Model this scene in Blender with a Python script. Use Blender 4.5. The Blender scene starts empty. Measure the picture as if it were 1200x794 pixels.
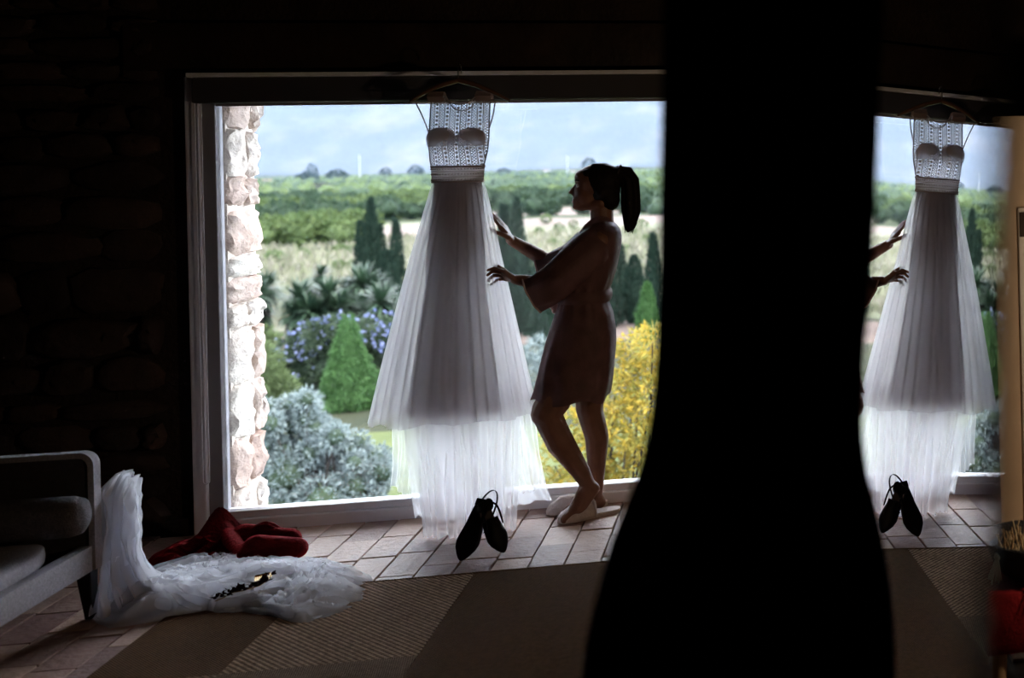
import bpy, bmesh, math, random
import numpy as np
from mathutils import Vector, Matrix, noise as mnoise

# ------------------------------------------------------------------ camera, world, exposure
SC = bpy.context.scene
COL = SC.collection
H = 1.64                                   # eye height above the floor
F, PX, PY, YAW, ROLL = 1302.6, 1129.9, 188.7, 0.1872, 0.0228
_A = np.array([math.sin(YAW), math.cos(YAW), 0.0])
_R = np.array([math.cos(YAW), -math.sin(YAW), 0.0])
_U = np.array([0.0, 0.0, 1.0])
_cr, _sr = math.cos(ROLL), math.sin(ROLL)
cd = bpy.data.cameras.new('camera')
cam = bpy.data.objects.new('camera', cd)
COL.objects.link(cam)
cd.sensor_width = 36.0
cd.lens = F / 1200 * 36
cd.shift_x = -(PX - 600) / 1200
cd.shift_y = -(397 - PY) / 1200
cd.clip_start, cd.clip_end = 0.02, 20000
_r2, _u2 = _R * _cr - _U * _sr, _R * _sr + _U * _cr
cam.matrix_world = Matrix(((_r2[0], _u2[0], -_A[0], 0), (_r2[1], _u2[1], -_A[1], 0), (_r2[2], _u2[2], -_A[2], H), (0, 0, 0, 1)))
cd.dof.use_dof = True
cd.dof.focus_distance = 5.2
cd.dof.aperture_fstop = 2.0
SC.camera = cam

wd = bpy.data.worlds.new('world')
SC.world = wd
wd.use_nodes = True
wn = wd.node_tree
bg = wn.nodes['Background']
tc = wn.nodes.new('ShaderNodeTexCoord')
sp = wn.nodes.new('ShaderNodeSeparateXYZ')
rp = wn.nodes.new('ShaderNodeValToRGB')
wn.links.new(tc.outputs['Generated'], sp.inputs[0])
wn.links.new(sp.outputs['Z'], rp.inputs['Fac'])
wn.links.new(rp.outputs['Color'], bg.inputs['Color'])
rp.color_ramp.elements[0].position = 0.0
rp.color_ramp.elements[0].color = (0.70, 0.83, 1.0, 1)
rp.color_ramp.elements[1].position = 0.6
rp.color_ramp.elements[1].color = (0.90, 0.95, 1.0, 1)
bg.inputs['Strength'].default_value = 1.0

sun_d = bpy.data.lights.new('sun', 'SUN')
sun = bpy.data.objects.new('sun', sun_d)
COL.objects.link(sun)
sun_d.energy = 1.0
sun_d.color = (1.0, 0.95, 0.87)
sun_d.angle = math.radians(25)
sun.rotation_euler = Vector((-0.75, 0.45, -1.0)).to_track_quat('-Z', 'Y').to_euler()

SC.view_settings.view_transform = 'Standard'
SC.view_settings.look = 'None'
SC.view_settings.gamma = 1.0
SC.view_settings.exposure = 3.5
SC.cycles.use_denoising = True
SC.cycles.max_bounces = 10
SC.cycles.diffuse_bounces = 4
SC.cycles.transparent_max_bounces = 40
SC.cycles.transmission_bounces = 8
SC.cycles.volume_bounces = 0
SC.cycles.sample_clamp_indirect = 6.0

# ------------------------------------------------------------------ helpers
rng = np.random.default_rng(7)
random.seed(7)
PI = math.pi


def ray(px, py):
    u2, v2 = (px - PX) / F, (PY - py) / F
    u, v = u2 * _cr + v2 * _sr, -u2 * _sr + v2 * _cr
    return _A + u * _R + v * _U


def W(px, py, Y):                           # point of the picture at world depth Y
    d = ray(px, py)
    p = d * (Y / d[1])
    return Vector((p[0], p[1], p[2] + H))


def G(px, py, z=0.0):                       # point of the picture at height z
    d = ray(px, py)
    p = d * ((z - H) / d[2])
    return Vector((p[0], p[1], z))


def tag(o, label=None, cat=None, group=None, kind=None):
    if label: o['label'] = label
    if cat: o['category'] = cat
    if group: o['group'] = group
    if kind: o['kind'] = kind
    return o


def empty(name, loc=(0, 0, 0), rz=0.0):
    o = bpy.data.objects.new(name, None)
    COL.objects.link(o)
    o.location = loc
    o.rotation_euler = (0, 0, rz)
    o.empty_display_size = 0.1
    return o


def fast_mesh(name, V, Fc):
    """V (n,3) float, Fc (m,k) int, all faces with k corners"""
    V = np.asarray(V, np.float32); Fc = np.asarray(Fc, np.int32)
    m = bpy.data.meshes.new(name)
    k = Fc.shape[1]
    m.vertices.add(len(V)); m.vertices.foreach_set('co', V.ravel())
    m.loops.add(Fc.size); m.loops.foreach_set('vertex_index', Fc.ravel())
    m.polygons.add(len(Fc)); m.polygons.foreach_set('loop_start', np.arange(0, Fc.size, k, dtype=np.int32))
    m.update(calc_edges=True); m.validate()
    return m


class MB:
    def __init__(s): s.v = []; s.f = []

    def add(s, vs, fs):
        n = len(s.v)
        s.v += [tuple(v) for v in vs]; s.f += [tuple(i + n for i in f) for f in fs]
        return s

    def box(s, lo, hi, M=None):
        x0, y0, z0 = lo; x1, y1, z1 = hi
        vs = [Vector(c) for c in ((x0, y0, z0), (x1, y0, z0), (x1, y1, z0), (x0, y1, z0), (x0, y0, z1), (x1, y0, z1), (x1, y1, z1), (x0, y1, z1))]
        if M: vs = [M @ v for v in vs]
        return s.add(vs, ((0, 3, 2, 1), (4, 5, 6, 7), (0, 1, 5, 4), (1, 2, 6, 5), (2, 3, 7, 6), (3, 0, 4, 7)))

    def loft(s, rings, caps=True, closed=False):
        n = len(rings[0]); vs = [p for r in rings for p in r]; fs = []
        m = len(rings)
        for i in range(m if closed else m - 1):
            for j in range(n):
                a, b = i * n + j, i * n + (j + 1) % n
                c, d = ((i + 1) % m) * n + (j + 1) % n, ((i + 1) % m) * n + j
                fs.append((a, b, c, d))
        if caps and not closed:
            fs.append(tuple(range(n))[::-1]); fs.append(tuple((m - 1) * n + j for j in range(n)))
        return s.add(vs, fs)

    def sheet(s, rows):
        n = len(rows[0]); vs = [p for r in rows for p in r]
        return s.add(vs, [(i * n + j, i * n + j + 1, (i + 1) * n + j + 1, (i + 1) * n + j) for i in range(len(rows) - 1) for j in range(n - 1)])

    def tube(s, pts, r, n=8, closed=False):
        pts = [Vector(p) for p in pts]; rs = r if isinstance(r, (list, tuple)) else [r] * len(pts)
        rings = []; up = None
        for i, p in enumerate(pts):
            if closed: t = pts[(i + 1) % len(pts)] - pts[i - 1]
            else: t = pts[min(i + 1, len(pts) - 1)] - pts[max(i - 1, 0)]
            t.normalize()
            if up is None:
                up = Vector((0, 0, 1)) if abs(t.z) < .9 else Vector((1, 0, 0))
            u = (up - t * up.dot(t)).normalized(); w = t.cross(u); up = u
            rings.append([p + (u * math.cos(2 * PI * j / n) + w * math.sin(2 * PI * j / n)) * rs[i] for j in range(n)])
        return s.loft(rings, True, closed)

    def ellipsoid(s, c, r, M=None, nu=16, nv=10):
        rings = []
        c = Vector(c)
        for i in range(nv + 1):
            a = -PI / 2 + PI * (i + .02 * (i == 0) - .02 * (i == nv)) / nv
            ring = []
            for j in range(nu):
                b = 2 * PI * j / nu
                p = Vector((r[0] * math.cos(a) * math.cos(b), r[1] * math.cos(a) * math.sin(b), r[2] * math.sin(a)))
                if M: p = M @ p
                ring.append(c + p)
            rings.append(ring)
        return s.loft(rings)

    def capsule(s, p0, r0, p1, r1, n=12):
        p0, p1 = Vector(p0), Vector(p1)
        t = (p1 - p0)
        L = t.length or 1e-6
        t = t / L
        pts, rs = [], []
        for a in (-85, -60, -30, 0): pts.append(p0 + t * r0 * math.sin(math.radians(a))); rs.append(r0 * math.cos(math.radians(a)))
        for a in (0, 30, 60, 85): pts.append(p1 + t * r1 * math.sin(math.radians(a))); rs.append(r1 * math.cos(math.radians(a)))
        return s.tube(pts, rs, n)

    def build(s, name, mat, parent=None, smooth=True, bevel=0.0, kind=None, label=None, sub=0):
        m = bpy.data.meshes.new(name)
        m.from_pydata(s.v, [], s.f)
        bm = bmesh.new(); bm.from_mesh(m)
        bmesh.ops.recalc_face_normals(bm, faces=bm.faces)
        if bevel:
            bmesh.ops.bevel(bm, geom=[e for e in bm.edges if e.is_manifold and e.calc_face_angle(0) > .6], offset=bevel, segments=2, profile=.6, affect='EDGES', clamp_overlap=True)
        bm.to_mesh(m); bm.free()
        return link(name, m, mat, parent, smooth, kind, label, sub)


def link(name, m, mat, parent=None, smooth=True, kind=None, label=None, sub=0):
    if mat and not m.materials: m.materials.append(mat)
    if smooth and len(m.polygons):
        m.polygons.foreach_set('use_smooth', [True] * len(m.polygons))
        try: m.set_sharp_from_angle(angle=math.radians(50))
        except Exception: pass
    o = bpy.data.objects.new(name, m)
    COL.objects.link(o)
    if parent is not None:
        o.parent = parent
        bpy.context.view_layer.update()
        o.matrix_parent_inverse = parent.matrix_world.inverted()
    if sub:
        md = o.modifiers.new('s', 'SUBSURF'); md.levels = sub; md.render_levels = sub
    if kind: o['kind'] = kind
    if label: o['label'] = label
    return o


def remesh(mb, name, mat, parent, voxel=.006, smooth_it=4, fac=.5):
    o = mb.build(name + '_raw', mat, None)
    r = o.modifiers.new('r', 'REMESH'); r.mode = 'VOXEL'; r.voxel_size = voxel
    if smooth_it:
        q = o.modifiers.new('q', 'SMOOTH'); q.factor = fac; q.iterations = smooth_it
    dg = bpy.context.evaluated_depsgraph_get()
    m = bpy.data.meshes.new_from_object(o.evaluated_get(dg))
    bpy.data.objects.remove(o)
    m.name = name
    return link(name, m, mat, parent)


def copy_tree(o, parent=None):
    c = o.copy(); COL.objects.link(c)
    if parent is not None: c.parent = parent
    for ch in list(o.children): copy_tree(ch, c)
    return c


def nz(x, y=0., z=0.): return mnoise.noise(Vector((x, y, z)))


# ------------------------------------------------------------------ materials
MATS = {}


def mat(name, c1, c2=None, rough=.7, scale=8., spec=.3, metal=0., bump=0., bscale=None, rand=None, detail=4., coords='Object', sheen=0., translucent=0.):
    m = bpy.data.materials.new(name); m.use_nodes = True
    t = m.node_tree; n = t.nodes; l = t.links
    b = n['Principled BSDF']
    b.inputs['Roughness'].default_value = rough
    b.inputs['Specular IOR Level'].default_value = spec
    b.inputs['Metallic'].default_value = metal
    if sheen: b.inputs['Sheen Weight'].default_value = sheen; b.inputs['Sheen Tint'].default_value = (*[min(1., q * 12) for q in c1[:3]], 1)
    c1 = (*c1, 1)
    if c2 is None:
        b.inputs['Base Color'].default_value = c1; col = None
    else:
        c2 = (*c2, 1)
        mx = n.new('ShaderNodeMix'); mx.data_type = 'RGBA'
        mx.inputs[6].default_value = c1; mx.inputs[7].default_value = c2
        if rand == 'island':
            g = n.new('ShaderNodeNewGeometry'); l.new(g.outputs['Random Per Island'], mx.inputs[0])
        elif rand == 'object':
            g = n.new('ShaderNodeObjectInfo')
            tcx = n.new('ShaderNodeTexCoord'); ns = n.new('ShaderNodeTexNoise')
            ns.inputs['Scale'].default_value = scale; ns.inputs['Detail'].default_value = detail
            l.new(tcx.outputs[coords], ns.inputs['Vector'])
            ma = n.new('ShaderNodeMath'); ma.operation = 'MULTIPLY_ADD'; ma.inputs[1].default_value = .9; ma.inputs[2].default_value = -.45
            l.new(ns.outputs['Fac'], ma.inputs[0])
            ad = n.new('ShaderNodeMath'); ad.operation = 'ADD'; ad.use_clamp = True
            l.new(ma.outputs[0], ad.inputs[0]); l.new(g.outputs['Random'], ad.inputs[1]); l.new(ad.outputs[0], mx.inputs[0])
        else:
            tcx = n.new('ShaderNodeTexCoord'); ns = n.new('ShaderNodeTexNoise')
            ns.inputs['Scale'].default_value = scale; ns.inputs['Detail'].default_value = detail
            l.new(tcx.outputs[coords], ns.inputs['Vector'])
            mr = n.new('ShaderNodeMapRange'); mr.inputs[1].default_value = .35; mr.inputs[2].default_value = .65
            l.new(ns.outputs['Fac'], mr.inputs[0]); l.new(mr.outputs[0], mx.inputs[0])
        l.new(mx.outputs[2], b.inputs['Base Color']); col = mx.outputs[2]
    if bump:
        tcb = n.new('ShaderNodeTexCoord'); nb = n.new('ShaderNodeTexNoise'); nb.inputs['Scale'].default_value = bscale or scale * 4; nb.inputs['Detail'].default_value = 6
        l.new(tcb.outputs[coords], nb.inputs['Vector'])
        bp = n.new('ShaderNodeBump'); bp.inputs['Strength'].default_value = bump; bp.inputs['Distance'].default_value = .02
        l.new(nb.outputs['Fac'], bp.inputs['Height']); l.new(bp.outputs[0], b.inputs['Normal'])
    if translucent:
        tr = n.new('ShaderNodeBsdfTranslucent'); ms = n.new('ShaderNodeMixShader'); ms.inputs[0].default_value = translucent
        if col: l.new(col, tr.inputs['Color'])
        else: tr.inputs['Color'].default_value = c1
        l.new(b.outputs[0], ms.inputs[1]); l.new(tr.outputs[0], ms.inputs[2]); l.new(ms.outputs[0], n['Material Output'].inputs['Surface'])
    MATS[name] = m
    return m


def sheer(name, col, clear, trans=.6, lace=None):
    """thin cloth: part see-through holes, part light scattered back and through"""
    m = bpy.data.materials.new(name); m.use_nodes = True
    t = m.node_tree; n = t.nodes; l = t.links
    n.remove(n['Principled BSDF'])
    d = n.new('ShaderNodeBsdfDiffuse'); tl = n.new('ShaderNodeBsdfTranslucent'); tp = n.new('ShaderNodeBsdfTransparent')
    d.inputs[0].default_value = (*col, 1); tl.inputs[0].default_value = (*col, 1)
    m1 = n.new('ShaderNodeMixShader'); m1.inputs[0].default_value = trans
    l.new(d.outputs[0], m1.inputs[1]); l.new(tl.outputs[0], m1.inputs[2])
    m2 = n.new('ShaderNodeMixShader'); m2.inputs[0].default_value = clear
    l.new(m1.outputs[0], m2.inputs[1]); l.new(tp.outputs[0], m2.inputs[2])
    l.new(m2.outputs[0], n['Material Output'].inputs['Surface'])
    if lace: lace(n, l, m2.inputs[0])
    MATS[name] = m
    return m


def lace_nodes(n, l, out):
    # crochet in upright bands: columns of eyelets between diamond net, in metres of the dress itself
    tcx = n.new('ShaderNodeTexCoord'); s = n.new('ShaderNodeSeparateXYZ'); l.new(tcx.outputs['Object'], s.inputs[0])

    def M(op, a, b=None, c=None):
        q = n.new('ShaderNodeMath'); q.operation = op
        for i, x in enumerate((a, b, c)):
            if x is None: continue
            if isinstance(x, (int, float)): q.inputs[i].default_value = x
            else: l.new(x, q.inputs[i])
        return q.outputs[0]
    X, Z = s.outputs['X'], s.outputs['Z']
    P = .046
    fx = M('SUBTRACT', M('FRACT', M('DIVIDE', X, P)), .5)
    fz = M('SUBTRACT', M('FRACT', M('DIVIDE', Z, .0185)), .5)
    # eyelet dots down the middle of each band
    dd = M('ADD', M('POWER', M('MULTIPLY', fx, P / .0062), 2.), M('POWER', M('MULTIPLY', fz, .0185 / .0062), 2.))
    dot = M('LESS_THAN', dd, 1.0)
    # diamond net on the flanks
    u = M('ADD', M('DIVIDE', X, .0125), M('DIVIDE', Z, .0125)); v = M('SUBTRACT', M('DIVIDE', X, .0125), M('DIVIDE', Z, .0125))
    a = M('ABSOLUTE', M('SUBTRACT', M('FRACT', u), .5)); b = M('ABSOLUTE', M('SUBTRACT', M('FRACT', v), .5))
    net = M('MULTIPLY', M('LESS_THAN', a, .3), M('LESS_THAN', b, .3))
    afx = M('ABSOLUTE', fx)
    flank = M('GREATER_THAN', afx, .28)
    seam = M('MULTIPLY', M('GREATER_THAN', afx, .2), M('LESS_THAN', afx, .28))
    cord = M('MULTIPLY', M('LESS_THAN', afx, .2), M('SUBTRACT', 1.0, dot))
    hole = M('ADD', M('MULTIPLY', flank, net), M('MULTIPLY', M('LESS_THAN', afx, .2), M('MULTIPLY', M('GREATER_THAN', dd, 1.0), .55)))
    hole = M('MULTIPLY', hole, M('SUBTRACT', 1.0, seam))
    l.new(M('MULTIPLY_ADD', hole, .93, .05), out)


M_ = MATS
mat('floor_tile', (.46, .295, .225), (.19, .098, .085), .55, 9, .35, bump=.35, bscale=40, rand='object')
mat('grout', (.16, .115, .09), (.10, .07, .06), .9, 12)
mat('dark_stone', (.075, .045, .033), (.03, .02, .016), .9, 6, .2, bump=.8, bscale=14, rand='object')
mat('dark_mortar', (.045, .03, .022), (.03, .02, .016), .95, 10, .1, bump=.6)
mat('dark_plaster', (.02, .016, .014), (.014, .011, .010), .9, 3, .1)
mat('pale_stone', (.60, .53, .47), (.42, .30, .25), .9, 5, .2, bump=1., bscale=22, rand='object')
mat('pale_mortar', (.72, .62, .55), (.55, .45, .38), .95, 9, .1, bump=1., bscale=30)
mat('frame_paint', (.78, .74, .76), None, .45, spec=.4)
mat('frame_dark', (.26, .24, .26), None, .5)
mat('blind_box', (.05, .045, .045), None, .6)
mat('rail_light', (.85, .83, .85), None, .4)
mat('sill_white', (.85, .85, .85), None, .5)
mat('dark_wood', (.045, .025, .015), (.02, .011, .007), .6, 5, .3, bump=.3)
mat('sofa_fabric', (.36, .33, .35), (.27, .25, .265), .9, 120, .1, bump=.3, bscale=300)
mat('sofa_inner', (.05, .042, .042), (.035, .03, .03), .9, 60, .1)
mat('cushion_fabric', (.46, .43, .46), (.36, .335, .36), .9, 90, .1, bump=.3, bscale=200)
mat('bolster_fabric', (.13, .115, .12), (.09, .08, .085), .9, 90, .1, bump=.3, bscale=200)
mat('sofa_leg_wood', (.012, .009, .008), None, .5)
mat('red_velvet', (.06, .0012, .002), (.03, .0006, .001), .85, 14, .05, sheen=.5, bump=.4, bscale=60)
mat('black_velvet', (.0015, .0015, .0018), None, .95, spec=.02)
mat('black_leather', (.004, .003, .0035), None, .6, spec=.15)
mat('shoe_lining', (.03, .022, .02), None, .6)
mat('buckle', (.6, .5, .4), None, .3, metal=1.)
mat('skin', (.22, .105, .07), (.19, .09, .06), .5, 20, .35)
mat('lips', (.30, .08, .07), None, .4)
mat('eye_white', (.6, .58, .55), None, .2)
mat('iris', (.03, .015, .01), None, .2)
mat('hair', (.012, .007, .005), (.006, .0035, .0025), .65, 60, .12)
mat('hair_tie', (.02, .015, .015), None, .6)
mat('robe_satin', (.17, .088, .085), (.12, .062, .06), .65, 14, .2, bump=.25, bscale=25, translucent=.12)
mat('robe_trim', (.62, .42, .40), None, .45, spec=.45, translucent=.2)
mat('slipper_plush', (.85, .74, .71), (.75, .63, .6), .95, 60, .1, bump=.8, bscale=220)
mat('cup_fabric', (.30, .20, .17), None, .9, translucent=.3)
mat('wood_hanger', (.16, .08, .045), (.10, .05, .03), .4, 20, .4)
mat('metal_hook', (.5, .48, .46), None, .3, metal=1.)
mat('leaf_dark', (.02, .008, .010), (.010, .004, .006), .8, 30, .03, rand='island')
mat('gold', (.9, .6, .25), None, .25, metal=1.)
mat('cream_paint', (.75, .58, .44), (.68, .52, .38), .6, 3)
mat('white_paint', (.85, .82, .78), None, .5)
mat('red_cloth', (.20, .010, .014), (.14, .006, .009), .85, 20, .1, bump=.3, bscale=120)
mat('pale_wood', (.55, .38, .24), (.45, .3, .18), .5, 10)
mat('dark_basket', (.035, .037, .045), (.015, .016, .02), .7, 40, .3, bump=.8, bscale=150)
mat('straw', (.55, .45, .30), (.35, .22, .12), .8, 10, rand='island')
mat('tassel', (.80, .72, .60), None, .8)
mat('brass', (.6, .4, .15), None, .3, metal=1.)

sheer('tulle_outer', (.97, .95, .97), .60, .85)
sheer('tulle_mid', (.97, .95, .97), .68, .85)
sheer('tulle_train', (.98, .97, .99), .50, .82)
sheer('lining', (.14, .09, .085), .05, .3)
sheer('tulle_veil', (.95, .95, .99), .32, .5)
sheer('tulle_film', (.95, .95, .99), .62, .5)
sheer('tulle_veil_inner', (.95, .95, .99), .06, .4)
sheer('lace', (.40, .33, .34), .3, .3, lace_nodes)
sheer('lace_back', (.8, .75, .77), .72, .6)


def cup_nodes(n, l, out):
    tcx = n.new('ShaderNodeTexCoord'); q = n.new('ShaderNodeSeparateXYZ'); l.new(tcx.outputs['Object'], q.inputs[0])
    mr = n.new('ShaderNodeMapRange'); mr.interpolation_type = 'SMOOTHSTEP'
    mr.inputs[1].default_value = W(537, 186, 5.42).z; mr.inputs[2].default_value = W(537, 160, 5.42).z
    mr.inputs[3].default_value = .98; mr.inputs[4].default_value = .03
    l.new(q.outputs['Z'], mr.inputs[0]); l.new(mr.outputs[0], out)


sheer('cup_padding', (.34, .24, .20), .0, .22, cup_nodes)
sheer('lace_band', (.50, .44, .43), .12, .35)
mat('cord_lace', (.40, .33, .32), None, .8, translucent=.2)
mat('ribbon', (.45, .40, .45), None, .5, translucent=.3)

# exterior
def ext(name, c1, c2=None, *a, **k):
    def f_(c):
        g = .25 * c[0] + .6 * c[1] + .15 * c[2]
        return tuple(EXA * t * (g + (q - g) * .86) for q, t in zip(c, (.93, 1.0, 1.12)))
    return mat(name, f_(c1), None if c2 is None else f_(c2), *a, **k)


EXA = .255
ext('lawn', (.23, .26, .06), (.15, .19, .05), .95, .6, .1)
ext('garden_soil', (.10, .10, .04), (.06, .07, .03), .95, .8, .1)
ext('path_dirt', (.38, .25, .19), (.30, .2, .15), .95, .5, .1)
ext('dry_field', (.46, .39, .26), (.26, .27, .13), .95, .09, .1, detail=8)
ext('pink_field', (.46, .32, .255), (.37, .26, .20), .95, .03, .1, detail=8)
ext('orchard_soil', (.12, .15, .055), (.08, .11, .04), .95, .02, .1, detail=8)
ext('leaf_silver', (.32, .40, .34), (.56, .66, .60), .6, 5, .3, rand='island', translucent=.25)
ext('leaf_thuja', (.07, .22, .035), (.16, .37, .06), .7, 5, .2, rand='island', translucent=.25)
ext('leaf_shrub', (.06, .11, .05), (.13, .20, .08), .7, 5, .2, rand='island', translucent=.25)
ext('leaf_lime', (.20, .28, .07), (.28, .37, .10), .7, 5, .2, rand='island', translucent=.3)
ext('petal_blue', (.33, .38, .75), (.5, .52, .85), .7, 5, .2, rand='island', translucent=.3)
ext('leaf_yucca', (.035, .095, .05), (.10, .20, .075), .5, 5, .4, rand='island', translucent=.15)
ext('leaf_dead', (.10, .08, .06), (.06, .05, .04), .9, 5, .1, rand='island')
ext('leaf_cypress', (.02, .06, .035), (.05, .10, .055), .8, 5, .1, rand='island', translucent=.1)
mat('leaf_yellow', (.27, .175, .018), (.13, .13, .03), .6, 5, .2, rand='island', translucent=.4)
ext('leaf_citrus', (.12, .21, .04), (.27, .36, .07), .7, 5, .2, rand='island', translucent=.2)
ext('leaf_citrus_dark', (.05, .12, .05), (.11, .19, .07), .7, 5, .2, rand='island', translucent=.2)
ext('leaf_grey_tree', (.10, .09, .09), (.17, .15, .14), .8, 5, .2, rand='island')
ext('grass_dry', (.64, .54, .36), (.42, .42, .2), .9, 5, .1, rand='island', translucent=.2)
ext('bark', (.10, .07, .05), (.06, .045, .035), .9, 8, .1, bump=.6)
ext('far_white', (1.2, 1.2, 1.2), None, .8)
ext('far_roof', (.45, .25, .17), None, .8)
ext('far_window', (.05, .06, .08), None, .3)
ext('mast_paint', (.8, .8, .8), None, .5)
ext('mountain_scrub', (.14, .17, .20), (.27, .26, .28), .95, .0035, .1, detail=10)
ext('wire', (.3, .3, .3), None, .6)

m = bpy.data.materials.new('pane_glass'); m.use_nodes = True
n, l = m.node_tree.nodes, m.node_tree.links
n.remove(n['Principled BSDF'])
tp = n.new('ShaderNodeBsdfTransparent'); gl = n.new('ShaderNodeBsdfGlossy'); gl.inputs['Roughness'].default_value = .0
tp.inputs[0].default_value = (.96, .97, .98, 1)
fr = n.new('ShaderNodeFresnel'); fr.inputs[0].default_value = 1.5
ms = n.new('ShaderNodeMixShader')
l.new(fr.outputs[0], ms.inputs[0]); l.new(tp.outputs[0], ms.inputs[1]); l.new(gl.outputs[0], ms.inputs[2]); l.new(ms.outputs[0], n['Material Output'].inputs['Surface'])
MATS['pane_glass'] = m
m = bpy.data.materials.new('mirror_silver'); m.use_nodes = True
b = m.node_tree.nodes['Principled BSDF']
b.inputs['Base Color'].default_value = (.97, .96, .95, 1); b.inputs['Metallic'].default_value = 1.; b.inputs['Roughness'].default_value = 0.
MATS['mirror_silver'] = m


def weave(name, c1, c2, pitch, diag=False):
    m = bpy.data.materials.new(name); m.use_nodes = True
    n, l = m.node_tree.nodes, m.node_tree.links
    b = n['Principled BSDF']; b.inputs['Roughness'].default_value = .95; b.inputs['Specular IOR Level'].default_value = .05
    tcx = n.new('ShaderNodeTexCoord'); mp = n.new('ShaderNodeMapping')
    if diag: mp.inputs['Rotation'].default_value = (0, 0, .6)
    l.new(tcx.outputs['Object'], mp.inputs[0])
    s = n.new('ShaderNodeSeparateXYZ'); l.new(mp.outputs[0], s.inputs[0])

    def wv(o):
        q = n.new('ShaderNodeMath'); q.operation = 'MULTIPLY'; q.inputs[1].default_value = 2 * PI / pitch; l.new(o, q.inputs[0])
        r = n.new('ShaderNodeMath'); r.operation = 'SINE'; l.new(q.outputs[0], r.inputs[0]); return r.outputs[0]
    pr = n.new('ShaderNodeMath'); pr.operation = 'MULTIPLY'; l.new(wv(s.outputs['X']), pr.inputs[0]); l.new(wv(s.outputs['Y']), pr.inputs[1])
    mr = n.new('ShaderNodeMapRange'); mr.inputs[1].default_value = -.7; mr.inputs[2].default_value = .7; l.new(pr.outputs[0], mr.inputs[0])
    ns = n.new('ShaderNodeTexNoise'); ns.inputs['Scale'].default_value = 60; ns.inputs['Detail'].default_value = 4; l.new(tcx.outputs['Object'], ns.inputs['Vector'])
    ad = n.new('ShaderNodeMath'); ad.operation = 'MULTIPLY'; l.new(mr.outputs[0], ad.inputs[0]); l.new(ns.outputs['Fac'], ad.inputs[1])
    a2 = n.new('ShaderNodeMath'); a2.operation = 'MULTIPLY'; a2.inputs[1].default_value = 1.8; a2.use_clamp = True; l.new(ad.outputs[0], a2.inputs[0])
    mx = n.new('ShaderNodeMix'); mx.data_type = 'RGBA'; mx.inputs[6].default_value = (*c1, 1); mx.inputs[7].default_value = (*c2, 1)
    l.new(a2.outputs[0], mx.inputs[0]); l.new(mx.outputs[2], b.inputs['Base Color'])
    bp = n.new('ShaderNodeBump'); bp.inputs['Distance'].default_value = .004; bp.inputs['Strength'].default_value = .8
    l.new(mr.outputs[0], bp.inputs['Height']); l.new(bp.outputs[0], b.inputs['Normal'])
    MATS[name] = m


weave('rug_brown', (.045, .020, .009), (.125, .060, .027), .011)
weave('rug_check', (.016, .008, .005), (.46, .285, .18), .024)
weave('rug_fine', (.06, .036, .024), (.26, .17, .115), .010, True)

# ------------------------------------------------------------------ the room
YW = 5.75                                   # inner face of the window wall
YO = 6.13                                   # outer face
XL, XR = -2.572, -0.22                       # window opening
ZT = 2.11
RX0, RX1, RY0 = -4.2, 1.62, -2.5            # room extent
CEIL = 2.75


def struct(name, mb, m, **k):
    o = mb.build(name, M_[m], None, **k); o['kind'] = 'structure'; return o


floor = struct('floor', MB().box((RX0, RY0, -.12), (RX1, YW, -.012)), 'grout', smooth=False)
# rug extent, so that covered tiles can be left out
RUGX0, RUGX1, RUGY0, RUGY1 = -2.19, -.10, 2.2, 4.83
tw, tl_ = .1465, .285
TILES = []
k = 0
ncol = int((RX1 - (-3.45)) / tw)
for c in range(ncol):
    x0 = -3.45 + c * tw
    off = (c * .47 + .13 * math.sin(c * 2.3)) % 1.0 * tl_
    y = 3.72 - off
    while y < YW:
        L = tl_ * (1 + .1 * random.uniform(-1, 1))
        y1 = min(y + L, YW)
        if y1 > 3.7 and y1 - y > .05 and not (x0 > RUGX0 + .02 and x0 + tw < RUGX1 - .02 and y1 < RUGY1 - .03):
            TILES.append((x0, y, x0 + tw, y1))
        y = y1
TILES.sort(key=lambda t: (t[0] + 1.2) ** 2 + (t[1] - 5) ** 2)
for (x0, y0, x1, y1) in TILES[:298]:
    g = .0035
    mb = MB(); dz = random.uniform(-.002, .002); j = lambda: random.uniform(-.002, .002)
    mb.box((x0 + g, y0 + g, -.02), (x1 - g, y1 - g, dz))
    mb.v = [(a + j(), b + j(), c) for a, b, c in mb.v]
    mb.build('tile', M_['floor_tile'], floor, smooth=False, bevel=.003)

# front wall around the opening
wf = MB()
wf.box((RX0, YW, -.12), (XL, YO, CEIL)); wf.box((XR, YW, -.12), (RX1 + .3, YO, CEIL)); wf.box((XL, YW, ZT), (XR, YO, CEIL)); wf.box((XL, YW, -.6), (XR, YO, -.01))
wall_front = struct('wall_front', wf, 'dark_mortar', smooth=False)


def stone_mesh(w, h, d, jit):
    """a rough stone lying in the x-z plane, proud towards -y"""
    nx, nzv = 4, 3
    rows = []
    mb = MB()
    ph = random.uniform(0, 100)
    for lay, (sh, dep) in enumerate(((1., 0.), (1., .55), (.86, .93), (.45, 1.05))):
        ring = []
        for q in range(12):
            a = 2 * PI * q / 12
            ca, sa = math.cos(a), math.sin(a)
            r = 1 / max(abs(ca), abs(sa)) ** .75
            wob = 1 + jit * nz(ph + 1.7 * ca, ph + 1.7 * sa, lay * .4)
            ring.append((ca * r * sh * w / 2 * wob, -d * dep * (1 + .5 * nz(ph + ca, sa, lay)), sa * r * sh * h / 2 * wob))
        rows.append(ring)
    mb.loft(rows)
    return mb


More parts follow.
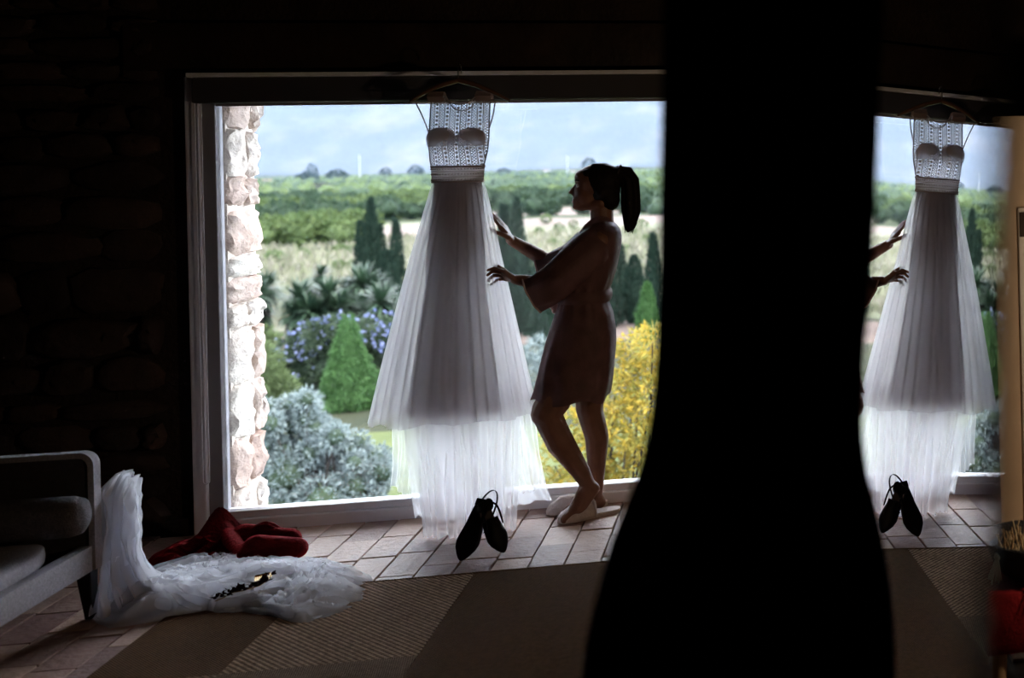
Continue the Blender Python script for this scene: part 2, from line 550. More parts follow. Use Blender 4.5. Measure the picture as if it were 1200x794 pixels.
def stone_wall(parent, x0, x1, z0, z1, y, m, wmin, wmax, hmin, hmax, depth, axis='y', xmax=None):
    z = z0
    while z < z1 - .03:
        h = random.uniform(hmin, hmax)
        if z + h > z1 - .05: h = z1 - z
        x = x0 - random.uniform(0, wmin)
        while x < x1 - .02:
            w = random.uniform(wmin, wmax)
            if x + w > x1 - .06: w = x1 - x
            xa, xb = max(x, x0), min(x + w, x1)
            if xb - xa > .05:
                mb = stone_mesh(xb - xa - .012, h * random.uniform(.8, 1.0) - .012, depth * random.uniform(.6, 1.3), .28)
                cx, cz = (xa + xb) / 2, z + h / 2 + random.uniform(-.01, .01)
                if axis == 'y': mb.v = [(a + cx, b + y, c + cz) for a, b, c in mb.v]
                else: mb.v = [(y - b, a + cx, c + cz) for a, b, c in mb.v]
                o = mb.build('stone', M_[m], parent)
            x += w
        z += h


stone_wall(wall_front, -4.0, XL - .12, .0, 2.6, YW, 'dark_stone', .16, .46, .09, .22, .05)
# outside stone jamb of the left reveal
jamb = struct('wall_reveal', MB().box((XL - .02, YW + .065, -.6), (-2.452, YO - .015, ZT)), 'pale_mortar', smooth=False)
def rubble(y0, y1, z0, z1):
    mb = MB(); ph = random.uniform(0, 99); w, h = (y1 - y0) / 2, (z1 - z0) / 2; cy, cz = (y0 + y1) / 2, (z0 + z1) / 2
    rows = []
    for sh, dep in ((1.04, -.03), (1.02, .010), (.93, .032), (.7, .040), (.35, .044)):
        ring = []
        for q in range(28):
            a = 2 * PI * q / 28; ca, sa = math.cos(a), math.sin(a)
            r = 1 / (abs(ca) ** 6 + abs(sa) ** 6) ** (1 / 6)
            k = sh * (1 + .10 * nz(ph + ca * 1.6, sa * 1.6) + .05 * nz(ph + ca * 5, sa * 5, 4))
            ring.append((-2.468 + dep + .030 * nz(ph + ca * r * sh * 1.4, sa * r * sh * 1.6, 2) * (dep > .02) + .016 * nz(ph + ca * r * sh * 4, sa * r * sh * 5, 6) * (dep > 0), cy + ca * r * k * w, cz + sa * r * k * h))
        rows.append(ring)
    mb.loft(rows)
    return mb


z = -.2
while z < ZT - .02:
    h = random.uniform(.10, .27)
    if z + h > ZT - .08: h = ZT - z
    ysp = [YW + .06, YW + .06 + random.uniform(.13, .26), YO + random.uniform(-.012, .028)] if random.random() < .75 else [YW + .06, YO + random.uniform(-.012, .028)]
    for ya, yb in zip(ysp[:-1], ysp[1:]): rubble(ya, yb, z, z + h * random.uniform(.94, 1.03)).build('stone', M_['pale_stone'], jamb)
    z += h

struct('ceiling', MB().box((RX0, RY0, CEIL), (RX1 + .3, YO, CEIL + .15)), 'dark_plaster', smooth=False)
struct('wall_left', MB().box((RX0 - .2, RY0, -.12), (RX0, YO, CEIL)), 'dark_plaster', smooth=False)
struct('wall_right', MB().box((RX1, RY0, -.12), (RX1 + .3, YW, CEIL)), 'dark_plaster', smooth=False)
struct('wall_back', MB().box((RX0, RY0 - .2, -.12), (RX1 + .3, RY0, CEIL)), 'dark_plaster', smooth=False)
struct('baseboard_front', MB().box((-4.0, YW - .025, -.01), (XL - .03, YW - .0, .07)), 'dark_wood', bevel=.004)
struct('trim_1', MB().box((XL - .25, YW - .05, ZT + .03), (.2, YW + .02, ZT + .25)), 'dark_wood', bevel=.01)

# the window
win = empty('window_1', ((XL + XR) / 2, YW, 0)); win['kind'] = 'structure'
f = MB()
YF0, YF1 = YW - .05, YW + .06
f.box((XL, YF0, -.012), (-2.515, YF1, ZT)); f.box((XR - .09, YF0, -.012), (XR, YF1, ZT))
f.box((-2.515, YF0, -.012), (XR - .09, YF1, .055)); f.box((-2.515, YF0 + .03, 1.99), (XR - .09, YF1, ZT))
f.build('window_frame', M_['frame_paint'], win, smooth=False, bevel=.006)
s_ = MB()
s_.box((-2.515, YF0 + .022, .055), (-2.455, YF1 - .01, 1.99))
s_.box((XR - .15, YF0 + .022, .055), (XR - .09, YF1 - .01, 1.99))
s_.build('sash_stile', M_['frame_dark'], win, smooth=False, bevel=.004)
s_ = MB(); s_.box((-2.455, YF0 + .022, .055), (XR - .15, YF1 - .01, .088)); s_.build('sash_rail', M_['frame_paint'], win, smooth=False, bevel=.004)
MB().box((-2.46, YW + .012, .08), (XR - .145, YW + .02, 1.995)).build('pane', M_['pane_glass'], win, smooth=False)
MB().box((-2.6, YF1, -.06), (XR, YF1 + .05, .066)).build('outer_sill', M_['sill_white'], win, smooth=False, bevel=.006)

bl = empty('roller_blind', ((XL + XR) / 2, YW - .06, 2.0))
tag(bl, 'dark roller blind box with a pale top rail across the window head', 'blind')
MB().box((-2.515, YW - .11, 1.985), (XR - .02, YW - .021, 2.10)).build('cassette', M_['blind_box'], bl, smooth=False, bevel=.008)
MB().box((-2.53, YW - .125, 2.102), (XR - .02, YW - .021, 2.122)).build('top_rail', M_['rail_light'], bl, smooth=False, bevel=.003)
MB().box((-2.44, YW - .055, 1.972), (XR - .1, YW - .04, 1.988)).build('bottom_bar', M_['frame_dark'], bl, smooth=False, bevel=.003)
ch = []
xa, xb, zb, yb = W(238, 560, YW - .07).x, W(245.5, 560, YW - .07).x, W(241, 567, YW - .07).z, YW - .07
xc, rr = (xa + xb) / 2, (xb - xa) / 2
ch = [(xa, yb, 1.985), (xa, yb, 1.4), (xa, yb, .8)] + [(xc - rr * math.cos(a), yb, zb + rr - rr * math.sin(a)) for a in np.linspace(0, PI, 9)] + [(xb, yb, .8), (xb, yb, 1.4), (xb, yb, 1.985)]
MB().tube(ch, .0028, 6).build('bead_chain', M_['rail_light'], bl)

# ------------------------------------------------------------------ rug
rug = empty('rug', (-1.2, 3.6, 0))
tag(rug, 'brown woven rug of broad plain and checked strips on the tiled floor', 'rug')
xs = [RUGX0, -1.765, -1.153, -.55, RUGX1]
for i in range(4):
    top = ['rug_brown', 'rug_check', 'rug_brown', 'rug_check'][i]; low = ['rug_check', 'rug_fine', 'rug_brown', 'rug_fine'][i]
    MB().box((xs[i], 4.05, -.004), (xs[i + 1] - .002, RUGY1 - .012, .011)).build('woven_strip', M_[top], rug, smooth=False)
    MB().box((xs[i], RUGY0, -.004), (xs[i + 1] - .002, 4.05, .011)).build('woven_strip', M_[low], rug, smooth=False)
MB().box((RUGX0, RUGY1 - .012, -.004), (RUGX1, RUGY1, .013)).build('binding', M_['rug_brown'], rug, smooth=False, bevel=.003)

# ------------------------------------------------------------------ wedding dress on its hanger
DX, DY = -1.335, 5.42
YH = DY


def dress_local(px, py): return W(px, py, DY)


hg = empty('clothes_hanger', (W(537, 95, DY).x, DY, 2.06))
tag(hg, 'thin wooden coat hanger hooked over the blind above the window', 'hanger')
ax, aL, aR = W(537, 94, DY), W(480, 119.5, DY), W(598, 118.5, DY)
arm = MB()
for e in (aL, aR):
    pts = [ax.lerp(e, t) + Vector((0, -.012 * math.sin(t * PI), .012 * math.sin(t * PI))) for t in np.linspace(0, 1, 9)]
    arm.tube(pts, [.011, .012, .012, .011, .0105, .010, .009, .008, .005], 8)
arm.build('shoulder_arm', M_['wood_hanger'], hg)
MB().tube([aL + Vector((.01, 0, -.002)), aR + Vector((-.01, 0, -.002))], .0038, 8).build('trouser_bar', M_['rail_light'], hg)
hk = [ax, ax + Vector((0, 0, .03))] + [ax + Vector((0, .03 - .03 * math.cos(a), .045 + .032 * math.sin(a))) for a in np.linspace(0, PI * 1.1, 8)]
MB().tube([ax - Vector((0, 0, .01))] + hk[1:], .0025, 6).build('hook', M_['metal_hook'], hg)

dress = empty('wedding_dress', (DX, DY, 0))
tag(dress, 'white wedding dress with crochet lace bodice and tulle skirt hanging in the window', 'dress')


def xpx(px, z, Y=DY):                        # world x of picture column px at height z, depth Y
    py = PY + (H - z) / (Y * .985) * F
    for _ in range(3):
        p = W(px, py, Y); py += (p.z - z) * F / Y
    return W(px, py, Y).x


# bodice: rows from waist to shoulders
ZW0, ZW1, ZS = 1.603, 1.668, 2.0
WID = [(1.60, 507, 566), (1.668, 506, 567), (1.70, 504.5, 569), (1.74, 503.5, 571.5), (1.80, 503, 573), (1.86, 504, 573.5), (1.93, 505, 574), (2.0, 506, 575)]


def width(z):
    zz = [w[0] for w in WID]
    return float(np.interp(z, zz, [xpx(w[1], w[0]) for w in WID])), float(np.interp(z, zz, [xpx(w[2], w[0]) for w in WID]))


def depthf(z): return float(np.interp(z, [1.6, 1.66, 1.76, 1.85, 2.0], [.07, .068, .085, .065, .012]))


def neck_z(s, back):                         # lowest cloth above at |s|
    a = abs(s)
    if a > .56: return 2.005 - .012 * (1 - a) / .44
    base = 1.955 if not back else 1.93
    return base + (2.0 - base) * (a / .56) ** 2.6


for back in (False, True):
    rows = []
    NS, NZ = 48, 34
    for i in range(NZ + 1):
        row = []
        for j in range(NS + 1):
            s = -1 + 2 * j / NS
            ztop = neck_z(s, back)
            z = ZW1 - .004 + (ztop - ZW1) * i / NZ
            xl, xr = width(z)
            c, hw = (xl + xr) / 2, (xr - xl) / 2
            d = depthf(z) * math.sqrt(max(0., 1 - s * s))
            bust = .022 * math.exp(-((z - 1.755) / .04) ** 2) * (math.exp(-((s - .47) / .3) ** 2) + math.exp(-((s + .47) / .3) ** 2)) if not back else 0
            row.append((c + hw * s, DY + (d if back else -d - bust), z))
        rows.append(row)
    mbx = MB().sheet(rows)
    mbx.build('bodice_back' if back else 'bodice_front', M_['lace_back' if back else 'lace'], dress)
    MB().tube([Vector(rows[NZ][j]) + Vector((0, -.001, 0)) for j in range(10, NS - 9)], .0028, 6).build('neckline_edging', M_['cord_lace'], dress)
for sgn in (-1, 1):                          # picot edge down each side, folded strap on the hanger, hanging loop
    mb = MB(); pts = []
    for z in np.arange(1.675, 1.985, .0085):
        xl, xr = width(z)
        x = xl if sgn < 0 else xr
        mb.ellipsoid((x + sgn * .001, DY - .004, z), (.0042, .004, .0038), None, 6, 4); pts.append((x, DY - .004, z))
    mb.tube(pts, .0022, 6)
    mb.build('armhole_edging', M_['cord_lace'], dress)
    cxp, cyp = (512, 110) if sgn < 0 else (567.5, 109)
    c = W(cxp, cyp, DY)
    rows = []
    for i in range(13):
        a = -PI * .62 + PI * 1.24 * i / 12
        rr = .034 + .004 * math.sin(i * 2.1)
        rows.append([(c.x - .034 + .068 * j / 6 + .004 * nz(i * .5, j), c.y - .9 * rr * math.sin(a), c.z - .026 + rr * math.cos(a) + .003 * nz(j * .7, i * .6, 3)) for j in range(7)])
    MB().sheet(rows).build('shoulder_strap', M_['cup_fabric'], dress)
    a0, a1 = (W(487.5, 120, DY), W(503.5, 158, DY)) if sgn < 0 else (W(580.5, 119, DY), W(573.5, 150, DY))
    rows = [[a0.lerp(a1, t) + Vector((dx + .004 * math.sin(t * 3), -.006, 0)) for dx in (-.0035, .0035)] for t in np.linspace(0, 1, 8)]
    MB().sheet(rows).build('hanging_ribbon', M_['ribbon'], dress)
    # padded cup inside the bodice, thinning out downwards
    cc = W(520.3 if sgn < 0 else 555.3, 163, DY)
    rings = []
    for i in range(11):
        a = PI / 2 * i / 10
        rings.append([(cc.x + .063 * math.cos(a) * math.copysign(abs(math.cos(b)) ** .8, math.cos(b)), cc.y - .045 - .042 * math.sin(a), cc.z + (.052 if math.sin(b) > 0 else .085) * math.cos(a) * math.sin(b)) for b in np.linspace(0, 2 * PI, 28, endpoint=False)])
    MB().loft(rings, caps=False).build('bust_cup', M_['cup_padding'], dress)
# waistband
rows = []
for z in np.linspace(ZW0 - .004, ZW1, 7):
    xl, xr = width(z); c, hw = (xl + xr) / 2, (xr - xl) / 2 + .002
    rows.append([(c + hw * math.cos(b), DY + (depthf(z) + .004) * math.sin(b), z) for b in np.linspace(0, 2 * PI, 60, endpoint=False)])
wbm = MB().loft(rows, caps=False).build('waistband', M_['lace_band'], dress)
for z in (ZW0 - .004, ZW0 + .018, ZW0 + .044, ZW1):
    xl, xr = width(z); c, hw = (xl + xr) / 2, (xr - xl) / 2 + .003
    rr = .0042 if z in (ZW0 - .004, ZW1) else .0018
    MB().tube([(c + hw * math.cos(b), DY + (depthf(z) + .006) * math.sin(b), z) for b in np.linspace(0, 2 * PI, 48, endpoint=False)], rr, 6, closed=True).build('band_cord', M_['cord_lace'], wbm)
dots = MB()
for b in np.linspace(PI * 1.02, PI * 1.98, 26):
    for z in (ZW0 + .006, ZW0 + .031, ZW0 + .055):
        xl, xr = width(z); c, hw = (xl + xr) / 2, (xr - xl) / 2 + .003
        dots.ellipsoid((c + hw * math.cos(b), DY + (depthf(z) + .005) * math.sin(b), z), (.004, .002, .004), None, 6, 4)
dots.build('band_knot', M_['cord_lace'], wbm, kind='stuff')

# skirt layers
SK = [(212, 507, 566), (225, 503, 570.5), (250, 496, 576), (300, 481.5, 586), (350, 468.5, 597), (400, 456, 608), (450, 444, 619), (490, 435, 628)]
SKZ = [(W(537, y, DY).z, W(a, y, DY).x, W(b, y, DY).x) for y, a, b in SK][::-1]


def skirt_edges(z):
    zz = [q[0] for q in SKZ]
    return float(np.interp(z, zz, [q[1] for q in SKZ])), float(np.interp(z, zz, [q[2] for q in SKZ]))


def skirt_layer(name, m, k, hem_dz, pleats, amp, seed, yk=.8, top=ZW0, kshape=None):
    rows = []
    N, NZ = 300, 46
    zh = SKZ[0][0]
    for i in range(NZ + 1):
        t = i / NZ
        row = []
        for j in range(N):
            b = 2 * PI * j / N
            hem = zh + hem_dz + .012 * nz(math.cos(b) * 2.5, math.sin(b) * 2.5, seed) + .006 * math.sin(b * 9 + seed) - .02 * math.sin(b)
            z = top + (hem - top) * t
            xl, xr = skirt_edges(z)
            c, hw = (xl + xr) / 2, (xr - xl) / 2
            kk = k if kshape is None else kshape(t)
            w1 = nz(b * pleats / 6.283 * 2.0 + 3 * math.cos(b), seed, t * .5)
            fold = amp * (t ** .8 + .05) * (math.sin(b * pleats + 3.5 * nz(math.cos(b) * 2, math.sin(b) * 2, seed + t * .6)) * .6 + w1)
            r = kk * (1 + fold / max(hw, .05))
            ry = yk * (hw * .9) if hw > .11 else max(yk * hw * .9, .072)
            ry = min(ry, .25)
            row.append((c + hw * r * math.cos(b), DY + ry * r * math.sin(b) - .0, z))
        rows.append(row)
    return MB().loft(rows, caps=False).build(name, M_[m], dress)


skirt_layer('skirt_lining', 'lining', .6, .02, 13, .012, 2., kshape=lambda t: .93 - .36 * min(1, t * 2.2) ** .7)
skirt_layer('tulle_layer', 'tulle_mid', .80, .03, 22, .022, 5.)
skirt_layer('tulle_layer', 'tulle_mid', .90, .012, 26, .022, 8.)
skirt_layer('tulle_layer', 'tulle_outer', .985, .0, 30, .016, 11.)


def train_panel(pxa0, pxa1, za, pxb0, pxb1, zb0, zb1, ya, yb, pleats, seed, amp=.02, curve=.0):
    """hanging pleated sheet from a top line (picture columns at depth ya) to a hem at depth yb"""
    rows = []
    N, NZ = 110, 30
    for i in range(NZ + 1):
        t = i / NZ
        row = []
        for j in range(N + 1):
            s = j / N
            xa = xpx(pxa0 + (pxa1 - pxa0) * s, za, ya)
            zb = zb0 + (zb1 - zb0) * s + .018 * nz(s * 7, seed) + .012 * nz(s * 19, seed + 4)
            zb = max(zb, .006)
            xb_ = xpx(pxb0 + (pxb1 - pxb0) * s, max(zb, .02), yb)
            e = t ** 1.25
            x = xa + (xb_ - xa) * (e * .8 + t * .2) + .006 * nz(s * 9, t * 3, seed)
            y = ya + (yb - ya) * t ** 1.6 + curve * math.sin(PI * s) * t
            y += amp * (.3 + .8 * t) * (.75 * math.sin(s * pleats * .8 * 2 * PI + 5 * nz(s * 3, t * 1.2, seed)) + 1.3 * nz(s * pleats * .9, t * 1.5, seed + 9))
            z = za + (zb - za) * t
            row.append((x, y, z))
        rows.append(row)
    return MB().sheet(rows).build('train', M_['tulle_train'], dress)


train_panel(462, 545, .66, 459, 530, .20, .07, 5.47, 5.50, 11, 1.3, .018)
train_panel(480, 610, .66, 497, 604, .0, .0, 5.40, 5.37, 15, 4.1, .026, -.05)
train_panel(540, 622, .66, 560, 640, .07, .16, 5.48, 5.52, 12, 7.7, .018)
train_panel(470, 560, .64, 487, 560, .07, .05, 5.33, 5.46, 9, 12.2, .016)
train_panel(500, 600, .64, 520, 648, .03, .08, 5.5, 5.58, 9, 15.5, .014)
train_panel(490, 600, .62, 500, 590, .05, .03, 5.44, 5.42, 12, 19.5, .02)

# ------------------------------------------------------------------ the woman
wom = empty('person', (W(690, 600, 5.5).x, 5.5, 0))
tag(wom, 'woman in a short satin robe and slippers reaching out to the hanging dress', 'person')
B = MB()
Q = lambda px, py, y: W(px, py, y)
C = B.capsule
# head and neck
YB = 5.50
hc = Q(699.5, 213, YB)
B.ellipsoid(hc, (.098, .076, .086))
B.ellipsoid(Q(689.5, 225, YB), (.064, .058, .078))
B.ellipsoid(Q(685, 208, YB), (.046, .056, .042))
B.ellipsoid(Q(682, 232.5, YB), (.041, .036, .036))
B.ellipsoid(Q(680, 238, YB), (.034, .032, .026))
B.ellipsoid(Q(677.5, 242, YB), (.028, .028, .0165))
for s in (-1, 1):
    C(Q(704, 238, YB + s * .042), .024, Q(680, 243.5, YB + s * .012), .0165)
    B.ellipsoid(Q(683.5, 227.5, YB + s * .034), (.026, .022, .026))
C(Q(676.5, 216.5, YB), .0095, Q(668.3, 225.2, YB), .0092, 10)
C(Q(672.5, 221.5, YB), .011, Q(671.6, 227, YB), .0095, 10)
C(Q(672.3, 226.8, YB - .009), .0078, Q(672.3, 226.8, YB + .009), .0078, 8)
C(Q(676.2, 212.5, YB - .024), .011, Q(676.2, 212.5, YB + .024), .011, 8)
B.ellipsoid(Q(673.2, 234.3, YB), (.0125, .022, .006)); B.ellipsoid(Q(673.6, 238.3, YB), (.0125, .02, .0062))
C(Q(705, 235, YB), .052, Q(706, 270, YB), .055)
# trunk
sn, sf = Q(702, 283, 5.385), Q(698, 283, 5.61)
C(sn, .055, sf, .055)
C(Q(704, 285, YB - .05), .085, Q(690, 340, YB - .03), .085); C(Q(704, 285, YB + .05), .085, Q(690, 340, YB + .03), .085)
C(Q(690, 335, YB - .03), .08, Q(688, 400, YB - .04), .082); C(Q(690, 335, YB + .03), .08, Q(688, 400, YB + .04), .082)
# arms
en, wn_ = Q(660, 336, 5.33), Q(604, 327.5, 5.34)
C(sn, .05, en, .039); C(en, .039, Q(636, 332, 5.33), .036); C(Q(636, 332, 5.33), .036, wn_, .0235)
ef, wf_ = Q(652, 313, 5.60), Q(598.5, 281, 5.50)
C(sf, .05, ef, .039); C(ef, .039, Q(630, 299, 5.57), .035); C(Q(630, 299, 5.57), .035, wf_, .0235)


def finger(pts, r0, r1):
    for i in range(len(pts) - 1):
        t0, t1 = i / (len(pts) - 1), (i + 1) / (len(pts) - 1)
        C(pts[i], r0 + (r1 - r0) * t0, pts[i + 1], r0 + (r1 - r0) * t1, 10)


# near (left) hand: relaxed, fingers curled downwards
y0 = 5.335
for k, (kp, mp_, tp_) in enumerate((((591, 318), (579.5, 313.8), (571.5, 316.5)), ((590.5, 320.5), (577.5, 317.5), (571, 322.5)), ((591, 323.5), (578.5, 322.5), (572, 329)), ((592.5, 326.5), (582, 327.5), (575.5, 333.5)))):
    yy = y0 - .03 + k * .021
    C(Q(603, 327, 5.34 - .012 + k * .008), .0155, Q(*kp, yy), .0125, 10)
    finger([Q(*kp, yy), Q(*mp_, yy), Q(*tp_, yy)], .0098 - (k == 3) * .0012, .0072)
finger([Q(600, 325, y0 + .02), Q(591, 316.5, y0 + .045), Q(583.5, 312, y0 + .055), Q(579.5, 312.5, y0 + .055)], .0125, .008)
# far (right) hand: open, reaching up to the tulle
y0 = 5.49
for k, (kp, mp_, tp_) in enumerate((((586.5, 266), (580, 257.5), (575.2, 251.5)), ((588, 264.5), (582, 256.5), (577.2, 250.5)), ((590, 264.5), (585, 257.5), (580.5, 252)), ((592, 266), (588, 260.5), (584.5, 256)))):
    yy = y0 - .03 + k * .021
    C(Q(598, 280, 5.49 - .012 + k * .008), .0155, Q(*kp, yy), .0125, 10)
    finger([Q(*kp, yy), Q(*mp_, yy - .004), Q(*tp_, yy - .006)], .0095 - (k == 3) * .0012, .007)
finger([Q(596, 278, y0 - .03), Q(588, 274.5, y0 - .05), Q(580.5, 271.5, y0 - .055), Q(575, 268.5, y0 - .055)], .0135, .008)
# legs
hn, hf = Q(684, 404, 5.445), Q(690, 404, 5.555)
kn = Q(640, 483, 5.40)
C(hn, .082, kn, .068); C(Q(650, 468, 5.41), .078, kn, .07)
C(kn, .066, Q(657, 520, 5.43), .062); C(Q(645, 495, 5.41), .064, Q(659, 522, 5.43), .0615); C(Q(658, 520, 5.43), .061, Q(681, 553, 5.46), .042)
an = Q(688.5, 567, 5.475)
C(Q(681, 553, 5.46), .042, an, .034); C(an, .034, Q(696, 572, 5.48), .028)
C(an, .033, Q(674, 597, 5.455), .032); C(Q(696, 573, 5.48), .026, Q(676, 600, 5.455), .028); C(Q(674, 598, 5.455), .031, Q(662, 608, 5.43), .022)
kf = Q(691, 480, 5.57)
C(hf, .085, kf, .064); C(kf, .062, Q(699.5, 512, 5.585), .056); C(Q(699.5, 512, 5.585), .056, Q(699, 552, 5.6), .040)
af = Q(698, 580, 5.605)
C(Q(699, 552, 5.6), .04, af, .032); C(af, .032, Q(703, 588, 5.61), .029); C(Q(700, 587, 5.605), .032, Q(668, 597, 5.585), .027); C(Q(668, 597, 5.585), .027, Q(657, 599, 5.58), .02)
remesh(B, 'body', M_['skin'], wom, .0046, 4, .5)
for s in (-1, 1):
    e = Q(678.2, 217.5, YB + s * .031)
    eb = MB().ellipsoid(e, (.0125, .0125, .0115), None, 12, 8).build('eye', M_['eye_white'], wom)
    MB().ellipsoid(e + Vector((-.009, 0, 0)), (.0048, .006, .006), None, 10, 6).build('iris', M_['iris'], eb)
    MB().tube([Q(674.2, 212.6, YB + s * .014), Q(674.2, 210.8, YB + s * .03), Q(678.5, 211.5, YB + s * .05)], [.003, .0035, .002], 6).build('eyebrow', M_['hair'], wom)
MB().ellipsoid(Q(673, 236.3, YB), (.0118, .0190, .0060), None, 12, 8).build('lips', M_['lips'], wom)
hr = MB()
hr.ellipsoid(Q(704.5, 211, YB), (.096, .083, .083))
hr.ellipsoid(Q(709, 222, YB), (.072, .079, .080))
hr.ellipsoid(Q(713.5, 233, YB), (.053, .066, .060))
C2 = hr.capsule
C2(Q(698, 197.5, YB - .02), .028, Q(718, 203, YB), .036)
for s in (-1, 1):
    C2(Q(688, 203, YB + s * .045), .02, Q(704, 226, YB + s * .066), .02)
C2(Q(712, 207, YB), .045, Q(727, 202.5, YB), .028)
hro = remesh(hr, 'hair', M_['hair'], wom, .006, 3)
rows = []
pt = [(716, 206, .035), (725, 203, .031), (733, 204, .036), (737.5, 212, .040), (738.5, 224, .041), (739, 237, .043), (739.5, 248, .042), (738.5, 257, .034), (737, 265, .022), (736, 272, .006)]
cs = [Q(a, b, YB) for a, b, _ in pt]
for i, (a, b, r) in enumerate(pt):
    t = (cs[min(i + 1, len(cs) - 1)] - cs[max(i - 1, 0)]).normalized()
    v = Vector((0, 1, 0)); u = t.cross(v)
    rows.append([cs[i] + (u * math.cos(w) + v * math.sin(w) * .8) * r * (1 + .12 * math.sin(w * 7 + i * .3) + .15 * nz(math.cos(w) * 2, math.sin(w) * 2, i * .25)) for w in np.linspace(0, 2 * PI, 40, endpoint=False)])
pony = MB().loft(rows)
for q in range(14):                          # loose strands at the tip
    w = 2 * PI * q / 14
    b0 = Q(739.5 + 6.5 * math.cos(w), 250, YB + .02 * math.sin(w)); b1 = Q(738.5 + 6.5 * math.cos(w), 262, YB + .02 * math.sin(w)); b2 = Q(737 + 5 * math.cos(w * 1.3), 266 + 8 * random.random(), YB + .015 * math.sin(w))
    pony.tube([b0, b1, b2], [.009, .006, .001], 6)
pny = pony.build('ponytail', M_['hair'], wom)
MB().tube([Q(725, 201.5, YB) + Vector((.010 * math.cos(w), .03 * math.sin(w), .03 * math.cos(w))) for w in np.linspace(0, 2 * PI, 20, endpoint=False)], .006, 8, closed=True).build('hair_tie', M_['hair_tie'], wom)

# robe
RB = [(257, 694, 714, .055), (262, 686, 722, .10), (270, 680.5, 727, .145), (280, 676.5, 728, .165), (295, 670, 726, .165), (310, 664, 723, .16), (325, 660, 719, .15), (338, 658, 714.5, .14), (346, 657, 713, .138), (354, 656, 713.5, .14),
      (365, 652, 718, .15), (385, 645, 721, .16), (400, 640, 721.5, .165), (420, 635, 720, .17), (440, 630, 717.5, .175), (455, 626, 715, .175), (464.5, 622.5, 712.5, .175)]
rows = []
yy = [r[0] for r in RB]
for y in list(np.arange(257, 464.5, 3.0)) + [464.5]:
    a, b, d = (float(np.interp(y, yy, [r[k] for r in RB])) for k in (1, 2, 3))
    yc = YB
    pl, pr = W(a, y, yc), W(b, y + (0 if y < 440 else .6), yc)
    row = []
    t = max(0., (y - 352) / 112)
    tu = max(0., 1 - abs(y - 346) / 40)
    for j in range(120):
        w = 2 * PI * j / 120
        ca, sa = math.cos(w), math.sin(w)
        ex = .85
        cx_, sy_ = math.copysign(abs(ca) ** ex, ca), math.copysign(abs(sa) ** ex, sa)
        fo = 1 + .035 * t * math.sin(w * 11 + 3 * nz(ca, sa, y * .02)) + .03 * tu * math.sin(w * 17 + 2 * nz(ca * 2, sa * 2, 4)) + .035 * nz(ca * 2.2 + 5, sa * 2.2, y * .03) * (0.4 + t)
        if y < 335: fo += .03 * nz(ca * 3, sa * 3 + y * .05, y * .04 + 7)
        z = pl.z + (pr.z - pl.z) * (ca + 1) / 2 + (.012 * math.sin(w * 5 + 1) if y > 463 else 0)
        row.append(((pl.x + pr.x) / 2 + (pr.x - pl.x) / 2 * cx_ * (1 + (fo - 1) * .6), yc + d * sy_ * fo, z))
    rows.append(row)
MB().loft(rows, caps=False).build('robe', M_['robe_satin'], wom)


def sleeve(rings, seed, name='sleeve'):
    rows = []
    cs = [W(a, b, y) for a, b, y, hh, hd in rings]
    K = 28
    for i in range(K + 1):
        f_ = i / K * (len(rings) - 1); i0 = min(int(f_), len(rings) - 2); t = f_ - i0
        c = cs[i0].lerp(cs[i0 + 1], t)
        tg = (cs[min(i0 + 2, len(cs) - 1)] - cs[max(i0 - 0, 0)]).normalized()
        hh = rings[i0][3] * (1 - t) + rings[i0 + 1][3] * t; hd = rings[i0][4] * (1 - t) + rings[i0 + 1][4] * t
        u = Vector((0, 1, 0)); u = (u - tg * u.dot(tg)).normalized(); v = u.cross(tg)
        if v.z < 0: v = -v
        row = []
        for j in range(48):
            w = 2 * PI * j / 48
            fo = 1 + .06 * math.sin(w * 6 + i * .12 + seed) * i / K + .10 * nz(math.cos(w) * 1.8 + seed, math.sin(w) * 1.8, i * .16)
            row.append(c + (u * math.cos(w) * hd + v * math.sin(w) * hh) * fo)
        rows.append(row)
    o = MB().loft(rows, caps=False).build(name, M_['robe_satin'], wom)
    last = rows[-1]
    MB().tube([Vector(p) for p in last], .004, 6, closed=True).build('cuff', M_['robe_trim'], o)
    inner = [[Vector(p) for p in rows[-1]], [Vector(p).lerp(sum((Vector(q) for q in rows[-4]), Vector()) / 48, .06) for p in rows[-5]]]
    return o


sleeve([(704, 279, 5.42, .072, .06), (693, 291, 5.36, .088, .07), (672, 311, 5.33, .088, .075), (650, 331, 5.325, .083, .075), (634, 341, 5.325, .080, .07), (623, 346.5, 5.325, .079, .062)], 1.)
sleeve([(700, 279, 5.58, .072, .06), (686, 288, 5.62, .075, .065), (668, 302, 5.61, .068, .065), (650, 309, 5.595, .062, .06), (638, 312, 5.58, .055, .055), (629, 314, 5.575, .05, .05)], 6.)
